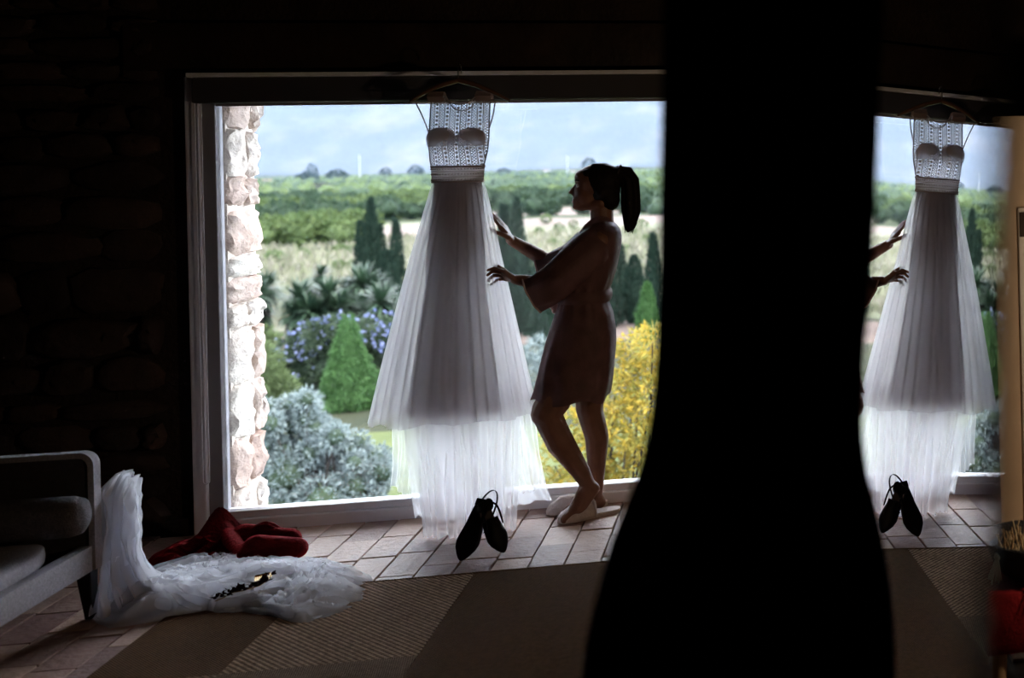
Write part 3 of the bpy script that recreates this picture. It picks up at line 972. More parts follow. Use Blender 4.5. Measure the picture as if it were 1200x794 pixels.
# lapel collar, belt, knot
for s in (-1, 1):
    pts = [(718, 259, .03), (708, 255, .062), (696, 257, .07), (684, 268, .08), (675, 285, .09), (666, 308, .07), (660, 330, .03)]
    rows = []
    for k, (a, b, dy) in enumerate(pts):
        p = W(a, b, YB + s * dy)
        rows.append([p + Vector((-.004, s * .004, .012)), p + Vector((-.010, s * .010, .0)), p + Vector((-.004, s * .022, -.014))])
    MB().sheet(rows).build('lapel', M_['robe_trim'] if s > 0 else M_['robe_satin'], wom, sub=2)
rows = []
for y in (340, 343, 347, 351, 354):
    pl, pr = W(655.5, y, YB), W(715, y + .5, YB)
    bul = {340: .002, 343: .007, 347: .009, 351: .007, 354: .002}[y]
    rows.append([((pl.x + pr.x) / 2 + ((pr.x - pl.x) / 2 + bul) * math.copysign(abs(math.cos(w)) ** .85, math.cos(w)), YB + (.145 + bul) * math.copysign(abs(math.sin(w)) ** .85, math.sin(w)), pl.z + .003 * nz(math.cos(w) * 3, math.sin(w) * 3, y)) for w in np.linspace(0, 2 * PI, 60, endpoint=False)])
belt = MB().loft(rows, caps=False).build('belt', M_['robe_satin'], wom)
kp = W(654, 350, YB - .03)
kn_ = MB().ellipsoid(kp, (.026, .03, .022), None, 14, 10)
for dx, dz, ln in ((-.022, -.012, .05), (-.012, -.03, .06), (.006, -.03, .05)):
    kn_.capsule(kp, .012, kp + Vector((dx, -.012, dz - ln * .4)), .016)
remesh(kn_, 'belt_knot', M_['robe_trim'], belt, .004, 3)


def slipper(toe, heel, wdt, hgt, name='slipper'):
    toe, heel = Vector(toe), Vector(heel)
    d = (heel - toe); L = d.length; d.normalize(); n_ = Vector((-d.y, d.x, 0))
    prof = [(0, .0), (.03, .45), (.1, .8), (.22, 1.), (.4, .97), (.6, .8), (.8, .78), (.93, .65), (.985, .35), (1., .0)]
    pos = lambda t: float(np.interp(t, [p[0] for p in prof], [p[1] for p in prof])) * wdt / 2
    ts = [.0015] + list(np.linspace(.015, .985, 26)) + [.9985]
    sl = MB()
    rings = []
    for t in ts:
        h = pos(t) + .002; c = toe + d * L * t
        rings.append([c + n_ * h * ca + Vector((0, 0, z)) for ca, z in ((-.9, .001), (-1, .008), (-.95, .02), (0, .022), (.95, .02), (1, .008), (.9, .001), (0, 0.))])
    sl.loft(rings)
    sole = sl.build(name, M_['slipper_plush'], wom)
    up = MB(); rings = []
    for t in np.linspace(.004, .56, 18):
        h = pos(t) + .003; c = toe + d * L * t
        hz = hgt * math.sin(min(1., t / .3) * PI / 2) ** .7 * (1 + .12 * nz(t * 9, L))
        rings.append([c + n_ * h * math.cos(a) + Vector((0, 0, .016 + hz * math.sin(a) * (1 + .06 * nz(t * 14, a * 3)))) for a in np.linspace(-.15, PI + .15, 20)])
    up.sheet(rings)
    u = up.build('upper', M_['slipper_plush'], sole)
    md = u.modifiers.new('t', 'SOLIDIFY'); md.thickness = .006
    up = MB().tube([Vector(p) for p in rings[-1]], .007, 8).build('cuff_roll', M_['slipper_plush'], sole)


slipper(G(653, 613), G(727, 598), .098, .058)
slipper(G(640, 603), G(712, 590), .098, .060)

# ------------------------------------------------------------------ black slingback shoes by the dress
def make_shoe(name, label, fl=1.):
    """length 0.235 along +x from heel (0) to toe, sole in z=0"""
    r = empty(name)
    tag(r, label, 'shoe', 'pair of black slingback shoes')
    prof = [(0, .0), (.006, .016), (.025, .026), (.06, .027), (.10, .028), (.14, .036), (.165, .040), (.19, .035), (.215, .021), (.23, .009), (.236, .0)]
    wv = lambda x: float(np.interp(x, [p[0] for p in prof], [p[1] for p in prof]))
    zs = lambda x: .018 * max(0., 1 - x / .11) ** 1.6 + .001
    xsn = [.0008] + list(np.linspace(.006, .229, 30)) + [.2354]
    s = MB(); rings = []
    for x in xsn:
        h = wv(x) + .001; z = zs(x)
        rings.append([(x, h * ca, z + dz) for ca, dz in ((-.96, 0), (-1., .004), (-.97, .007), (0, .007), (.97, .007), (1., .004), (.96, 0), (0, 0))])
    s.loft(rings); s.build('sole', M_['black_leather'], r)
    s = MB(); rings = []
    for x in xsn[1:-1]:
        h = wv(x) * .9; z = zs(x) + .0073
        rings.append([(x, h * ca, z + .0006) for ca in np.linspace(-1, 1, 5)])
    s.sheet(rings).build('insole', M_['shoe_lining'], r)
    s = MB().box((.002, -.02, -.004), (.03, .02, .021)); s.build('heel', M_['black_leather'], r, bevel=.004)
    u = MB(); rings = []
    for x in np.linspace(.085, .2345, 24):
        t = (x - .085) / .15
        h = wv(x) + .0015; hz = (.047 - .03 * t ** 1.3) * math.sqrt(max(0., 1 - t ** 6)); z = zs(x) + .003
        vam = PI / 2 * max(0., 1 - t * 3.0) ** .6    # throat opening
        a0 = PI / 2 - vam * .55
        row = []
        for a in list(np.linspace(0, a0, 9)) + list(np.linspace(PI - a0, PI, 9)):
            row.append((x, h * math.cos(a), z + hz * math.sin(a) ** .8))
        rings.append(row)
    u.sheet(rings)
    uo = u.build('toe_upper', M_['black_leather'], r)
    md = uo.modifiers.new('t', 'SOLIDIFY'); md.thickness = .002
    hcx = MB(); rings = []                        # low heel counter
    for a in np.linspace(-2.1, 2.1, 15):
        x = .028 - .027 * math.cos(a); y = .0265 * math.sin(a)
        rings.append([(x + .004 * q * math.cos(a), y * (1 - .12 * q), zs(x) + .004 + .042 * q * (1 - .25 * abs(a) / 2.1)) for q in (0, .35, .7, 1)])
    hcx.sheet(rings); ho = hcx.build('heel_counter', M_['black_leather'], r)
    md = ho.modifiers.new('t', 'SOLIDIFY'); md.thickness = .002
    st = MB()                                      # sling strap standing up behind the heel
    pts = [Vector((.125, s_ * .034, .03)) if False else Vector(p) for p in ((.125, -.036, .028), (.08, -.036, .042), (.03, -.034, .052), (-.015 + .02 * (1 - fl), -.027, .058 * fl + .03 * (1 - fl)), (-.042 + .04 * (1 - fl), -.012, .060 * fl + .03 * (1 - fl)), (-.046 + .04 * (1 - fl), .004, .060 * fl + .03 * (1 - fl)), (-.034 + .035 * (1 - fl), .018, .058 * fl + .03 * (1 - fl)), (-.005 + .02 * (1 - fl), .030, .055 * fl + .03 * (1 - fl)), (.04, .035, .050), (.08, .036, .042), (.125, .036, .028))]
    rows = [[p + Vector((0, 0, dz)) for dz in (-.005, .005)] for p in pts]
    st.sheet(rows); so = st.build('sling_strap', M_['black_leather'], r, sub=2)
    md = so.modifiers.new('t', 'SOLIDIFY'); md.thickness = .0022
    bo = MB().tube([(.1 + .008 * math.cos(a), .0365, .045 + .008 * math.sin(a)) for a in np.linspace(0, 2 * PI, 10, endpoint=False)], .0015, 5, closed=True).build('buckle', M_['buckle'], so)
    return r


sa = make_shoe('shoe', 'black slingback shoe propped upright on its toe, strap loop on top')
sb = make_shoe('shoe', 'black slingback shoe lying tilted behind the upright shoe, nearer the woman', 0.)
# first shoe: toe at the floor, leaning back on the second
toe = G(539, 656, .012); heel = W(561, 596, toe.y + .085)
xd = (toe - heel).normalized()
zd0 = Vector((.35, .85, .1)); zd = (zd0 - xd * zd0.dot(xd)).normalized(); yd = zd.cross(xd)
Mx = Matrix(((xd.x, yd.x, zd.x, 0), (xd.y, yd.y, zd.y, 0), (xd.z, yd.z, zd.z, 0), (0, 0, 0, 1)))
sa.matrix_world = Matrix.Translation(toe - xd * .234 * 1.1) @ Mx @ Matrix.Diagonal((1.1, 1.25, 1.1, 1))
toe2 = G(589, 645, .022); heel2 = W(569, 607, toe2.y + .05)
xd = (toe2 - heel2).normalized()
zd0 = Vector((.5, -.45, .6)); zd = (zd0 - xd * zd0.dot(xd)).normalized(); yd = zd.cross(xd)
Mx = Matrix(((xd.x, yd.x, zd.x, 0), (xd.y, yd.y, zd.y, 0), (xd.z, yd.z, zd.z, 0), (0, 0, 0, 1)))
sb.matrix_world = Matrix.Translation(toe2 - xd * .225) @ Mx @ Matrix.Diagonal((1.0, 1.15, 1.1, 1))

# ------------------------------------------------------------------ sofa on the left
sofa = empty('sofa', (-2.9, 3.9, 0))
tag(sofa, 'grey upholstered sofa with pale piped arm and dark wooden legs', 'sofa')
YA = 4.69
XF = W(111, 640, YA).x                         # front (right-hand) face of the sofa
zt = W(105, 531, YA).z
zr1, zr0 = W(111, 638, YA).z, W(111, 668, YA).z
XB = -3.42
SY0 = 2.6


def round_panel(y0, y1, x0, x1, z0, z1, r):
    out = [(x0, z0), (x0, z1)] + [(x1 - r + r * math.sin(a), z1 - r + r * math.cos(a)) for a in np.linspace(0, PI / 2, 8)] + [(x1, z0)]
    return out, y0, y1


for (ya, yb, nm) in ((YA, YA + .035, 'arm'), (SY0 - .035, SY0, 'arm')):
    out, a, b = round_panel(ya, yb, XB, XF, zr0, zt, .05)
    mb = MB(); k = len(out)
    mb.add([(x, a, z) for x, z in out] + [(x, b, z) for x, z in out], [tuple(range(k))[::-1], tuple(range(k, 2 * k))] + [(i, (i + 1) % k, k + (i + 1) % k, k + i) for i in range(k)])
    ao = mb.build(nm, M_['sofa_inner'], sofa, bevel=.006)
    # pale frame strip along top and front edge
    pts = [(XB, zt)] + [(XF - .05 + .05 * math.sin(t), zt - .05 + .05 * math.cos(t)) for t in np.linspace(0, PI / 2, 10)] + [(XF, zr0)]
    pts2 = [(XB, zt - .016)] + [(XF - .05 + .034 * math.sin(t), zt - .05 + .034 * math.cos(t)) for t in np.linspace(0, PI / 2, 10)] + [(XF - .016, zr0)]
    rings = [[(p[0] + .004 * (p[0] > XB), a - .005, p[1] + .004), (p[0] + .004, b + .005, p[1] + .004), (q[0], b + .005, q[1]), (q[0], a - .005, q[1])] for p, q in zip(pts, pts2)]
    MB().loft(rings).build('piping', M_['sofa_fabric'], ao)
MB().box((XB - .12, SY0 - .07, zr0), (XB, YA + .07, zt + .12)).build('backrest', M_['sofa_inner'], sofa, bevel=.03)
MB().box((XF - .05, SY0, zr0), (XF - .005, YA - .002, zr1)).build('front_rail', M_['sofa_fabric'], sofa, bevel=.006)
MB().box((XB, SY0, zr0 + .02), (XF - .05, YA - .002, zr1 - .03)).build('seat_base', M_['sofa_inner'], sofa, bevel=.004)
xm = XF - .045
zm1 = W(88, 628, YA - .06).z


def soft_box(lo, hi, r, seed, amp=.008):
    lo, hi = Vector(lo), Vector(hi); c = (lo + hi) / 2; h = (hi - lo) / 2
    mb = MB(); rings = []
    for i in range(25):
        a = -PI / 2 + PI * i / 24 * .998 + .001
        ring = []
        for j in range(48):
            b = 2 * PI * j / 48
            e = .32
            f1 = lambda q: math.copysign(abs(q) ** e, q)
            p = Vector((f1(math.cos(a)) * f1(math.cos(b)) * h.x, f1(math.cos(a)) * f1(math.sin(b)) * h.y, f1(math.sin(a)) * h.z))
            p += p.normalized() * amp * nz(p.x * 6 + seed, p.y * 6, p.z * 8)
            ring.append(c + p)
        rings.append(ring)
    return mb.loft(rings)


soft_box((XB + .02, SY0 + .02, zr1 - .035), (xm, YA - .02, zm1), .05, 3).build('seat_cushion', M_['cushion_fabric'], sofa)
zb1, zb0 = W(80, 581, YA - .12).z, W(80, 629, YA - .12).z
bz, br = (zb1 + zb0) / 2, (zb1 - zb0) / 2
xe = W(104, 605, YA - .12).x
bol = empty('bolster_cushion', (xe - .3, YA - .12, bz - br))
tag(bol, 'dark grey bolster cushion lying against the far arm of the sofa', 'cushion')
rings = []
for x, r in [(XB + .06, .02), (XB + .07, .6), (XB + .1, .9), (XB + .16, 1.), (xe - .12, 1.), (xe - .05, .97), (xe - .02, .85), (xe - .006, .55), (xe, .15)]:
    rings.append([(x, YA - .125 + br * .95 * r * math.cos(w) * (1 + .03 * nz(math.cos(w) * 2, math.sin(w) * 2, x * 6)), bz + br * r * math.sin(w) * (1 + .04 * nz(math.cos(w) * 2, math.sin(w) * 2, x * 5))) for w in np.linspace(0, 2 * PI, 32, endpoint=False)])
MB().loft(rings).build('cover', M_['bolster_fabric'], bol)
for (x, y) in ((XF - .045, YA + .03), (XB + .02, YA + .03), (XF - .045, SY0 - .03), (XB + .02, SY0 - .03)):
    MB().loft([[(x + dx * .014 + .012, y + dy * .014, 0.0) for dx, dy in ((-1, -1), (1, -1), (1, 1), (-1, 1))], [(x + dx * .026, y + dy * .026, zr0) for dx, dy in ((-1, -1), (1, -1), (1, 1), (-1, 1))]]).build('leg', M_['sofa_leg_wood'], sofa, smooth=False, bevel=.003)

# ------------------------------------------------------------------ veil over the sofa end and across the floor
veil = empty('veil', (-2.1, 4.8, 0))
tag(veil, 'white tulle veil hanging off the sofa arm and heaped across the floor', 'veil')


def heap(name, m, parent, outline, c, hgt, seed, scale=1., nr=70, ns=300, fscale=6.5, base=.004, folds=None):
    """cloth lying on the floor: star-shaped outline, ridged folds"""
    c = Vector(c); ang = []; rad = []
    for p in outline:
        d = Vector(p) - c; ang.append(math.atan2(d.y, d.x)); rad.append(Vector((d.x, d.y)).length)
    o_ = np.argsort(ang); ang = np.array(ang)[o_]; rad = np.array(rad)[o_]
    ang = np.r_[ang - 2 * PI, ang, ang + 2 * PI]; rad = np.r_[rad, rad, rad]
    rows = []
    for i in range(nr + 1):
        t = .02 + .98 * i / nr
        row = []
        for j in range(ns):
            a = -PI + 2 * PI * j / ns
            R = float(np.interp(a, ang, rad)) * scale * (1 + .035 * nz(math.cos(a) * 6, math.sin(a) * 6, seed))
            x, y = c.x + R * t * math.cos(a), c.y + R * t * math.sin(a)
            wx, wy = x * fscale * .75 + 1.6 * nz(x * 4, y * 4, seed), y * fscale * 2.0 + 1.8 * nz(x * 3.5, y * 3.5, seed + 5)
            rid = 1 - abs(nz(wx, wy, seed)) * 2.6
            rid2 = 1 - abs(nz(wx * 2.3 + 9, wy * 2.3, seed + 3)) * 2.4
            rid3 = 1 - abs(nz(wx * 4.5 + 3, wy * 4.2, seed + 6)) * 2.2
            env = (1 - t ** 5)
            z = base + hgt * env * (.16 + .78 * max(rid, -.1) + .13 * rid2)
            if folds: z += folds(x, y) * env
            row.append((x, y, max(z, .016 * env + .003)))
        rows.append(row)
    mb = MB().loft(rows, caps=False)
    mb.add(rows[0], [tuple(range(ns))])
    return mb.build(name, M_[m], parent)


def fz(px, py, zz=.02): p = G(px, py, zz); return (p.x, p.y, 0)


OUT = [fz(*p) for p in ((116, 724), (132, 690), (165, 668), (205, 652), (250, 648), (300, 652), (345, 656), (390, 655), (418, 664), (432, 684), (427, 700), (400, 716), (372, 727), (345, 727), (318, 718), (285, 714), (240, 713), (200, 719), (160, 726), (135, 729))]
cen = fz(270, 690)
drift = lambda x, y: .10 * math.exp(-((x + 2.32) / .16) ** 2 - ((y - 4.72) / .16) ** 2) + .05 * math.exp(-((x + 1.98) / .16) ** 2 - ((y - 4.86) / .1) ** 2) + .04 * math.exp(-((x + 1.68) / .1) ** 2 - ((y - 4.72) / .1) ** 2)
heap('floor_fold', 'tulle_veil_inner', veil, OUT, cen, .055, 3., .87, folds=lambda x, y: drift(x, y) * .7)
heap('floor_fold', 'tulle_veil', veil, OUT, cen, .075, 8., .95, folds=lambda x, y: drift(x, y) * .62)
heap('floor_fold', 'tulle_film', veil, OUT, cen, .075, 8.9, 1.0, folds=lambda x, y: drift(x, y) * .62)
heap('floor_fold', 'tulle_film', veil, OUT, cen, .03, 31., 1.03)
zv = W(140, 566, 4.80).z
for lay, (dy, seed, m) in enumerate(((0., 2., 'tulle_veil_inner'), (-.02, 6., 'tulle_veil'), (.03, 9., 'tulle_veil'))):
    rows = []
    for i in range(41):
        t = i / 40
        row = []
        for j in range(81):
            s = j / 80
            # left edge runs straight down beside the sofa arm, right edge bows outwards at the foot
            xl, xr = -2.47, float(np.interp(t, [0, .06, .2, .45, .6, .75, .88, 1.], [W(158, 570, 4.8).x - .03, W(160, 570, 4.8).x, W(164, 600, 4.8).x, W(166, 620, 4.8).x, W(170, 640, 4.8).x, W(184, 655, 4.8).x, W(215, 665, 4.8).x, W(250, 680, 4.8).x]))
            x = xl + (xr - xl) * s
            z = (zv - .05 * s ** 2 - .05 * max(0, s - .85) / .15) * (1 - t) + .02
            top = max(0., 1 - t / .12)
            y = 4.80 + dy + .10 * top ** 2 * 1.0 + .024 * (.5 + t) * math.sin(s * 30 + 4 * nz(s * 4, t * 2, seed)) + .03 * nz(s * 9, t * 3, seed + 4) - .10 * t ** 3 * (1 - s * .3)
            row.append((x + .012 * nz(s * 5, t * 6, seed), y, z + .006 * nz(s * 8, t * 8, seed)))
        rows.append(row)
    MB().sheet(rows).build('hanging_fold', M_[m], veil)

red = empty('red_garment', (-2.3, 5.42, 0))
tag(red, 'crumpled dark red velvet garment on the floor below the window frame', 'clothing')
OUTR = [fz(*p) for p in ((172, 656), (190, 640), (225, 628), (255, 622), (290, 622), (330, 624), (352, 634), (350, 648), (330, 660), (290, 668), (240, 668), (200, 664))]
pk = fz(258, 640); pk2 = fz(315, 640); pk3 = fz(205, 652)
heap('velvet_fold', 'red_velvet', red, OUTR, fz(265, 646), .05, 21., 1.0, fscale=7., folds=lambda x, y: .14 * math.exp(-((x - pk[0]) / .07) ** 2 - ((y - pk[1]) / .09) ** 2) + .09 * math.exp(-((x - pk2[0]) / .12) ** 2 - ((y - pk2[1]) / .08) ** 2) + .02 * math.exp(-((x - pk3[0]) / .1) ** 2 - ((y - pk3[1]) / .07) ** 2))
mb = MB()
for (a, b, r0) in (((262, 622), (286, 650), .035), ((286, 625), (342, 630), .045), ((300, 640), (348, 642), .05)):
    p, q = G(*a, .08), G(*b, .06)
    mb.capsule(p, r0, q, r0 * .9)
ro = remesh(mb, 'rolled_fold', M_['red_velvet'], red, .008, 6)

wr = empty('hair_wreath', (-1.9, 4.68, .1))
tag(wr, 'wedding hair vine of dark leaves with gold comb lying on the veil', 'hairpiece')
P = [(252, 704), (262, 700), (272, 694), (283, 692), (294, 689), (304, 686), (312, 681), (318, 674)]
pw = [G(a, b, .112) for a, b in P]
MB().tube(pw, .0022, 6).build('wire', M_['gold'], wr)
lf = MB()
for i in range(92):
    f_ = random.random() * (len(pw) - 1.001); i0 = int(f_); p = pw[i0].lerp(pw[i0 + 1], f_ - i0)
    a, e = random.uniform(0, 2 * PI), random.uniform(-.1, .9)
    d = Vector((math.cos(a) * math.cos(e), math.sin(a) * math.cos(e), math.sin(e))); L = random.uniform(.016, .034)
    sd = d.cross(Vector((random.random(), random.random(), 1))).normalized() * L * .3
    p = p + Vector((random.uniform(-.01, .01), random.uniform(-.01, .01), .006))
    lf.add([p, p + d * L * .5 + sd, p + d * L, p + d * L * .5 - sd], [(0, 1, 2, 3)])
    if i % 5 == 0: lf.ellipsoid(p + d * .01, (.006, .006, .006), None, 8, 6)
lf.build('leaves', M_['leaf_dark'], wr, kind='stuff')
cb = MB(); c0, c1 = G(299, 675, .125), G(317, 671, .125)
cb.tube([c0, c1], .004, 6)
for t in np.linspace(0, 1, 9):
    q = c0.lerp(c1, t); cb.tube([q, q + Vector((.012, -.035, -.01))], .0014, 5)
cb.build('comb', M_['gold'], wr)

# ------------------------------------------------------------------ leaning mirror and the black drape at its far end
nm = Vector((.99721, .0547, -.05078)); md_ = .0931
mx_ = lambda y, z: (md_ - nm.y * y - nm.z * (z - H)) / nm.x
mir = empty('leaning_mirror', (mx_(.85, 0), .85, 0))
tag(mir, 'tall frameless mirror leaning back, reflecting the dress, window and floor', 'mirror')
y0, y1, z0, z1 = .351, 1.72, .02, 2.3
c4 = [Vector((mx_(y, z), y, z)) for y, z in ((y0, z0), (y1, z0), (y1, z1), (y0, z1))]
MB().add(c4 + [p + nm * .004 for p in c4], [(0, 3, 2, 1), (4, 5, 6, 7), (0, 1, 5, 4), (1, 2, 6, 5), (2, 3, 7, 6), (3, 0, 4, 7)]).build('silvered_glass', M_['mirror_silver'], mir, smooth=False)
c5 = [p + nm * .0045 for p in c4]; c6 = [p + nm * .010 for p in c4]
MB().add(c5 + c6, [(0, 3, 2, 1), (4, 5, 6, 7), (0, 1, 5, 4), (1, 2, 6, 5), (2, 3, 7, 6), (3, 0, 4, 7)]).build('back_panel', M_['dark_wood'], mir, smooth=False)
MB().tube([(mx_(1.2, 1.7) + .02, 1.2, 1.7), (.27, 1.25, .0)], .014, 8).build('back_strut', M_['dark_wood'], mir)

YC = 1.33
LC = [(-60, 777), (0, 776.5), (120, 775), (300, 772), (400, 769), (470, 764), (520, 756), (560, 745), (600, 729), (640, 714), (680, 703), (720, 693), (760, 685), (794, 679)]
def yc_of(z): return YC + .26 * float(np.interp(z, [.95, 1.15, 1.45, 1.6], [1., .75, .15, 0.]))


zl, xl_ = [], []
for y, x in LC[::-1]:
    q = YC
    for _ in range(12): q = yc_of(W(x, y, q).z)
    zl.append(W(x, y, q).z); xl_.append(W(x, y, q).x)
drape = empty('black_drape', (-.06, YC, 0))
tag(drape, 'black floor-length drape hanging at the far end of the mirror', 'curtain')
rows = []
for z in list(np.linspace(.0, 1.0, 14)) + list(np.linspace(1.02, 1.9, 60)) + list(np.linspace(1.95, CEIL, 10)):
    xl = float(np.interp(z, [0, .9] + zl, [-.30, -.25] + xl_)); xr = mx_(yc_of(z), z) + .04
    c, hw = (xl + xr) / 2, (xr - xl) / 2
    rows.append([(c + hw * math.copysign(abs(math.cos(w)) ** .9, math.cos(w)), yc_of(z) + .04 * math.sin(w) * (1 + .35 * math.sin(w * 6 + .6 * math.sin(z * 3)) * abs(math.sin(w))), z) for w in np.linspace(0, 2 * PI, 64, endpoint=False)])
MB().loft(rows).build('cloth', M_['black_velvet'], drape)
MB().tube([(-.35, YC, CEIL - .03), (.25, YC, CEIL - .03)], .012, 8).build('rod', M_['dark_wood'], drape)

# ------------------------------------------------------------------ right side of the room, seen past the mirror's near edge
cup = empty('cream_cupboard', (1.25, 4.8, 0))
tag(cup, 'tall cream painted cupboard with white door edge at the right frame side', 'cupboard')
yc_ = G(1169, 641).y
xc0 = W(1168.5, 400, yc_).x; zc = W(1175, 136, yc_).z
MB().box((xc0, yc_, .0), (RX1 - .03, yc_ + .5, zc)).build('carcass', M_['cream_paint'], cup, smooth=False, bevel=.004)
x0 = W(1195.5, 400, yc_).x
dr = MB().box((x0, yc_ - .022, W(1198, 629, yc_).z), (RX1 - .06, yc_ - .001, W(1198, 243, yc_).z)).build('door', M_['white_paint'], cup, smooth=False, bevel=.003)
MB().box((x0 + .004, yc_ - .03, W(1198, 277, yc_).z), (x0 + .03, yc_ - .022, W(1198, 248, yc_).z)).build('latch', M_['dark_wood'], dr, smooth=False, bevel=.002)

YS = 3.30
st = empty('red_stool', (W(1200, 740, YS).x, YS + .15, 0))
tag(st, 'low stool covered in red cloth with pale wooden feet beside the cupboard', 'stool')
xs0 = W(1157, 740, YS).x; zs1, zs0 = W(1175, 697, YS).z, W(1175, 768, YS).z
mb = MB(); nst = 9
a0, a1 = xs0, xs0 + .34
rings = []
for z, g in ((zs0, .006), (zs0 + .01, .0), ((zs0 + zs1) / 2, -.003), (zs1 - .012, .006), (zs1 - .002, .012), (zs1, .03)):
    ring = []
    for (u, v) in [(-1 + 2 * q / nst, -1) for q in range(nst)] + [(1, -1 + 2 * q / nst) for q in range(nst)] + [(1 - 2 * q / nst, 1) for q in range(nst)] + [(-1, 1 - 2 * q / nst) for q in range(nst)]:
        ring.append(((a0 + a1) / 2 + ((a1 - a0) / 2 - g) * u + .004 * nz(u * 5, z * 9, v), YS + .15 + (.15 - g) * v + .004 * nz(v * 5, z * 9, u), z))
    rings.append(ring)
mb.loft(rings).build('cloth_cover', M_['red_cloth'], st)
for u in (.045, .295):
    for v in (.04, .26):
        x, y = a0 + u, YS + v
        MB().tube([(x, y, zs0 + .01), (x, y, .02), (x - .005, y - .004, .0)], [.026, .02, .018], 10).build('leg', M_['pale_wood'], st)
bx = W(1194, 660, YS + .1).x
bk = empty('dark_basket', (bx + .06, YS + .14, zs1))
tag(bk, 'dark woven basket with pale tassels standing on the red stool', 'basket')
bcx, bcy = bx + .05, YS + .14
rz1 = W(1190, 642, YS + .05).z
hb = rz1 - zs1
pr = [(.06, 0), (.09, .01), (.115, .3 * hb), (.13, .6 * hb), (.145, .9 * hb), (.15, hb), (.142, hb), (.12, .6 * hb), (.08, .1 * hb), (.01, .08 * hb)]
MB().loft([[(bcx + r * math.cos(w) * (1 + .01 * math.sin(w * 16)), bcy + r * math.sin(w), zs1 + .002 + z) for w in np.linspace(0, 2 * PI, 32, endpoint=False)] for r, z in pr]).build('bowl', M_['dark_basket'], bk)
MB().tube([(bcx + .148 * math.cos(w), bcy + .148 * math.sin(w), zs1 + hb) for w in np.linspace(0, 2 * PI, 28, endpoint=False)], .007, 6, closed=True).build('rim', M_['dark_basket'], bk)
for (a, zz) in ((PI * 1.16, .75), (PI * 1.48, .62)):
    q = Vector((bcx + .14 * math.cos(a), bcy + .14 * math.sin(a), zs1 + hb * zz))
    tb = MB().ellipsoid(q, (.011, .011, .012), None, 8, 6)
    for k in range(16):
        d = Vector((math.cos(a) * .25 + random.uniform(-.35, .35), math.sin(a) * .25 + random.uniform(-.1, .1), -1)).normalized()
        tb.tube([q, q + d * random.uniform(.06, .085)], [.004, .0025], 5)
    tb.build('tassel', M_['tassel'], bk)
dfl = MB()
for k in range(70):
    a, r = random.uniform(0, 2 * PI), .11 * math.sqrt(random.random())
    p = Vector((bcx + r * math.cos(a), bcy + r * math.sin(a), zs1 + hb * .7)); d = Vector((random.uniform(-.5, .5), random.uniform(-.5, .5), 1)).normalized()
    dfl.tube([p, p + d * random.uniform(.03, .07)], [.003, .002], 4)
o = dfl.build('dried_stems', M_['straw'], None)
tag(o, 'dried straw stems filling the dark basket on the red stool', 'stems', kind='stuff')

lamp = empty('fill_lamp', (RX1, 3.00, 1.15))  # unseen warm lamp, added to light the cupboard front and the stool
tag(lamp, 'added brass fill lamp out of view, lighting the cream cupboard and red stool', 'lamp')
MB().ellipsoid((RX1 - .01, 3.00, 1.15), (.012, .05, .05), None, 14, 8).build('wall_plate', M_['brass'], lamp)
MB().tube([(RX1 - .01, 3.00, 1.15), (RX1 - .09, 3.00, 1.13), (RX1 - .12, 3.00, 1.17)], .007, 8).build('arm', M_['brass'], lamp)
m = bpy.data.materials.new('bulb_glow'); m.use_nodes = True
b = m.node_tree.nodes['Principled BSDF']; b.inputs['Emission Color'].default_value = (1, .72, .42, 1); b.inputs['Emission Strength'].default_value = 6.
MB().ellipsoid((RX1 - .12, 3.00, 1.2), (.03, .03, .04), None, 14, 10).build('bulb', m, lamp)
ld = bpy.data.lights.new('fill_lamp_light', 'POINT'); ld.energy = 2.6; ld.color = (1., .74, .48); ld.shadow_soft_size = .05
lo_ = bpy.data.objects.new('fill_lamp_light', ld); COL.objects.link(lo_); lo_.parent = lamp; lo_.location = (-.2, 0, .02)

# ------------------------------------------------------------------ the valley outside
TZ = [(5, -4.2), (14, -4.6), (30, -5.0), (45, -5.2), (60, -5.5), (100, -6.0), (150, -6.5), (250, -7.0), (900, -6.0), (2000, -1.5), (3000, 8.0), (4000, 30.)]


def tz(y): return float(np.interp(y, [a for a, _ in TZ], [b for _, b in TZ]))


def GT(px, py):                              # where a line of sight meets the ground outside
    d = ray(px, py); y = 7.0
    while y < 4000:
        if H + d[2] * y / d[1] <= tz(y): break
        y *= 1.004
    return Vector((d[0] * y / d[1], y, tz(y)))


ys = np.concatenate([np.linspace(6.2, 60, 90), np.geomspace(61, 3200, 170)])
rs = np.linspace(-1.15, .75, 150)
V = []
for y in ys:
    for r in rs:
        V.append((r * y, y, tz(y) + .12 * nz(r * y * .15, y * .15) * min(1, y / 40)))
nc = len(rs)
Fq = [(i * nc + j, i * nc + j + 1, (i + 1) * nc + j + 1, (i + 1) * nc + j) for i in range(len(ys) - 1) for j in range(nc - 1)]
gm = fast_mesh('ground_valley', V, Fq)
names = ['lawn', 'garden_soil', 'path_dirt', 'dry_field', 'pink_field', 'orchard_soil']
for q in names: gm.materials.append(M_[q])
idx = []
for f_ in Fq:
    x = sum(V[i][0] for i in f_) / 4; y = sum(V[i][1] for i in f_) / 4
    y2 = y * (1 + .03 * nz(x * .08, y * .05)); r = x / y
    if y2 < 31: k = 0
    elif y2 < 47: k = 1
    elif y2 < 54: k = 2
    elif y2 < 56: k = 1
    elif y2 < (128 if r < -.3 else 150): k = 3
    elif y2 < 205 and r > -.335: k = 4 if (y2 < 185 and r < -.24) or (y2 > 175 and r > -.24) else 3
    elif 225 < y2 < 270 and r > -.235: k = 4
    else: k = 5
    idx.append(k)
gm.polygons.foreach_set('material_index', idx)
go = link('ground_valley', gm, None); go['kind'] = 'structure'

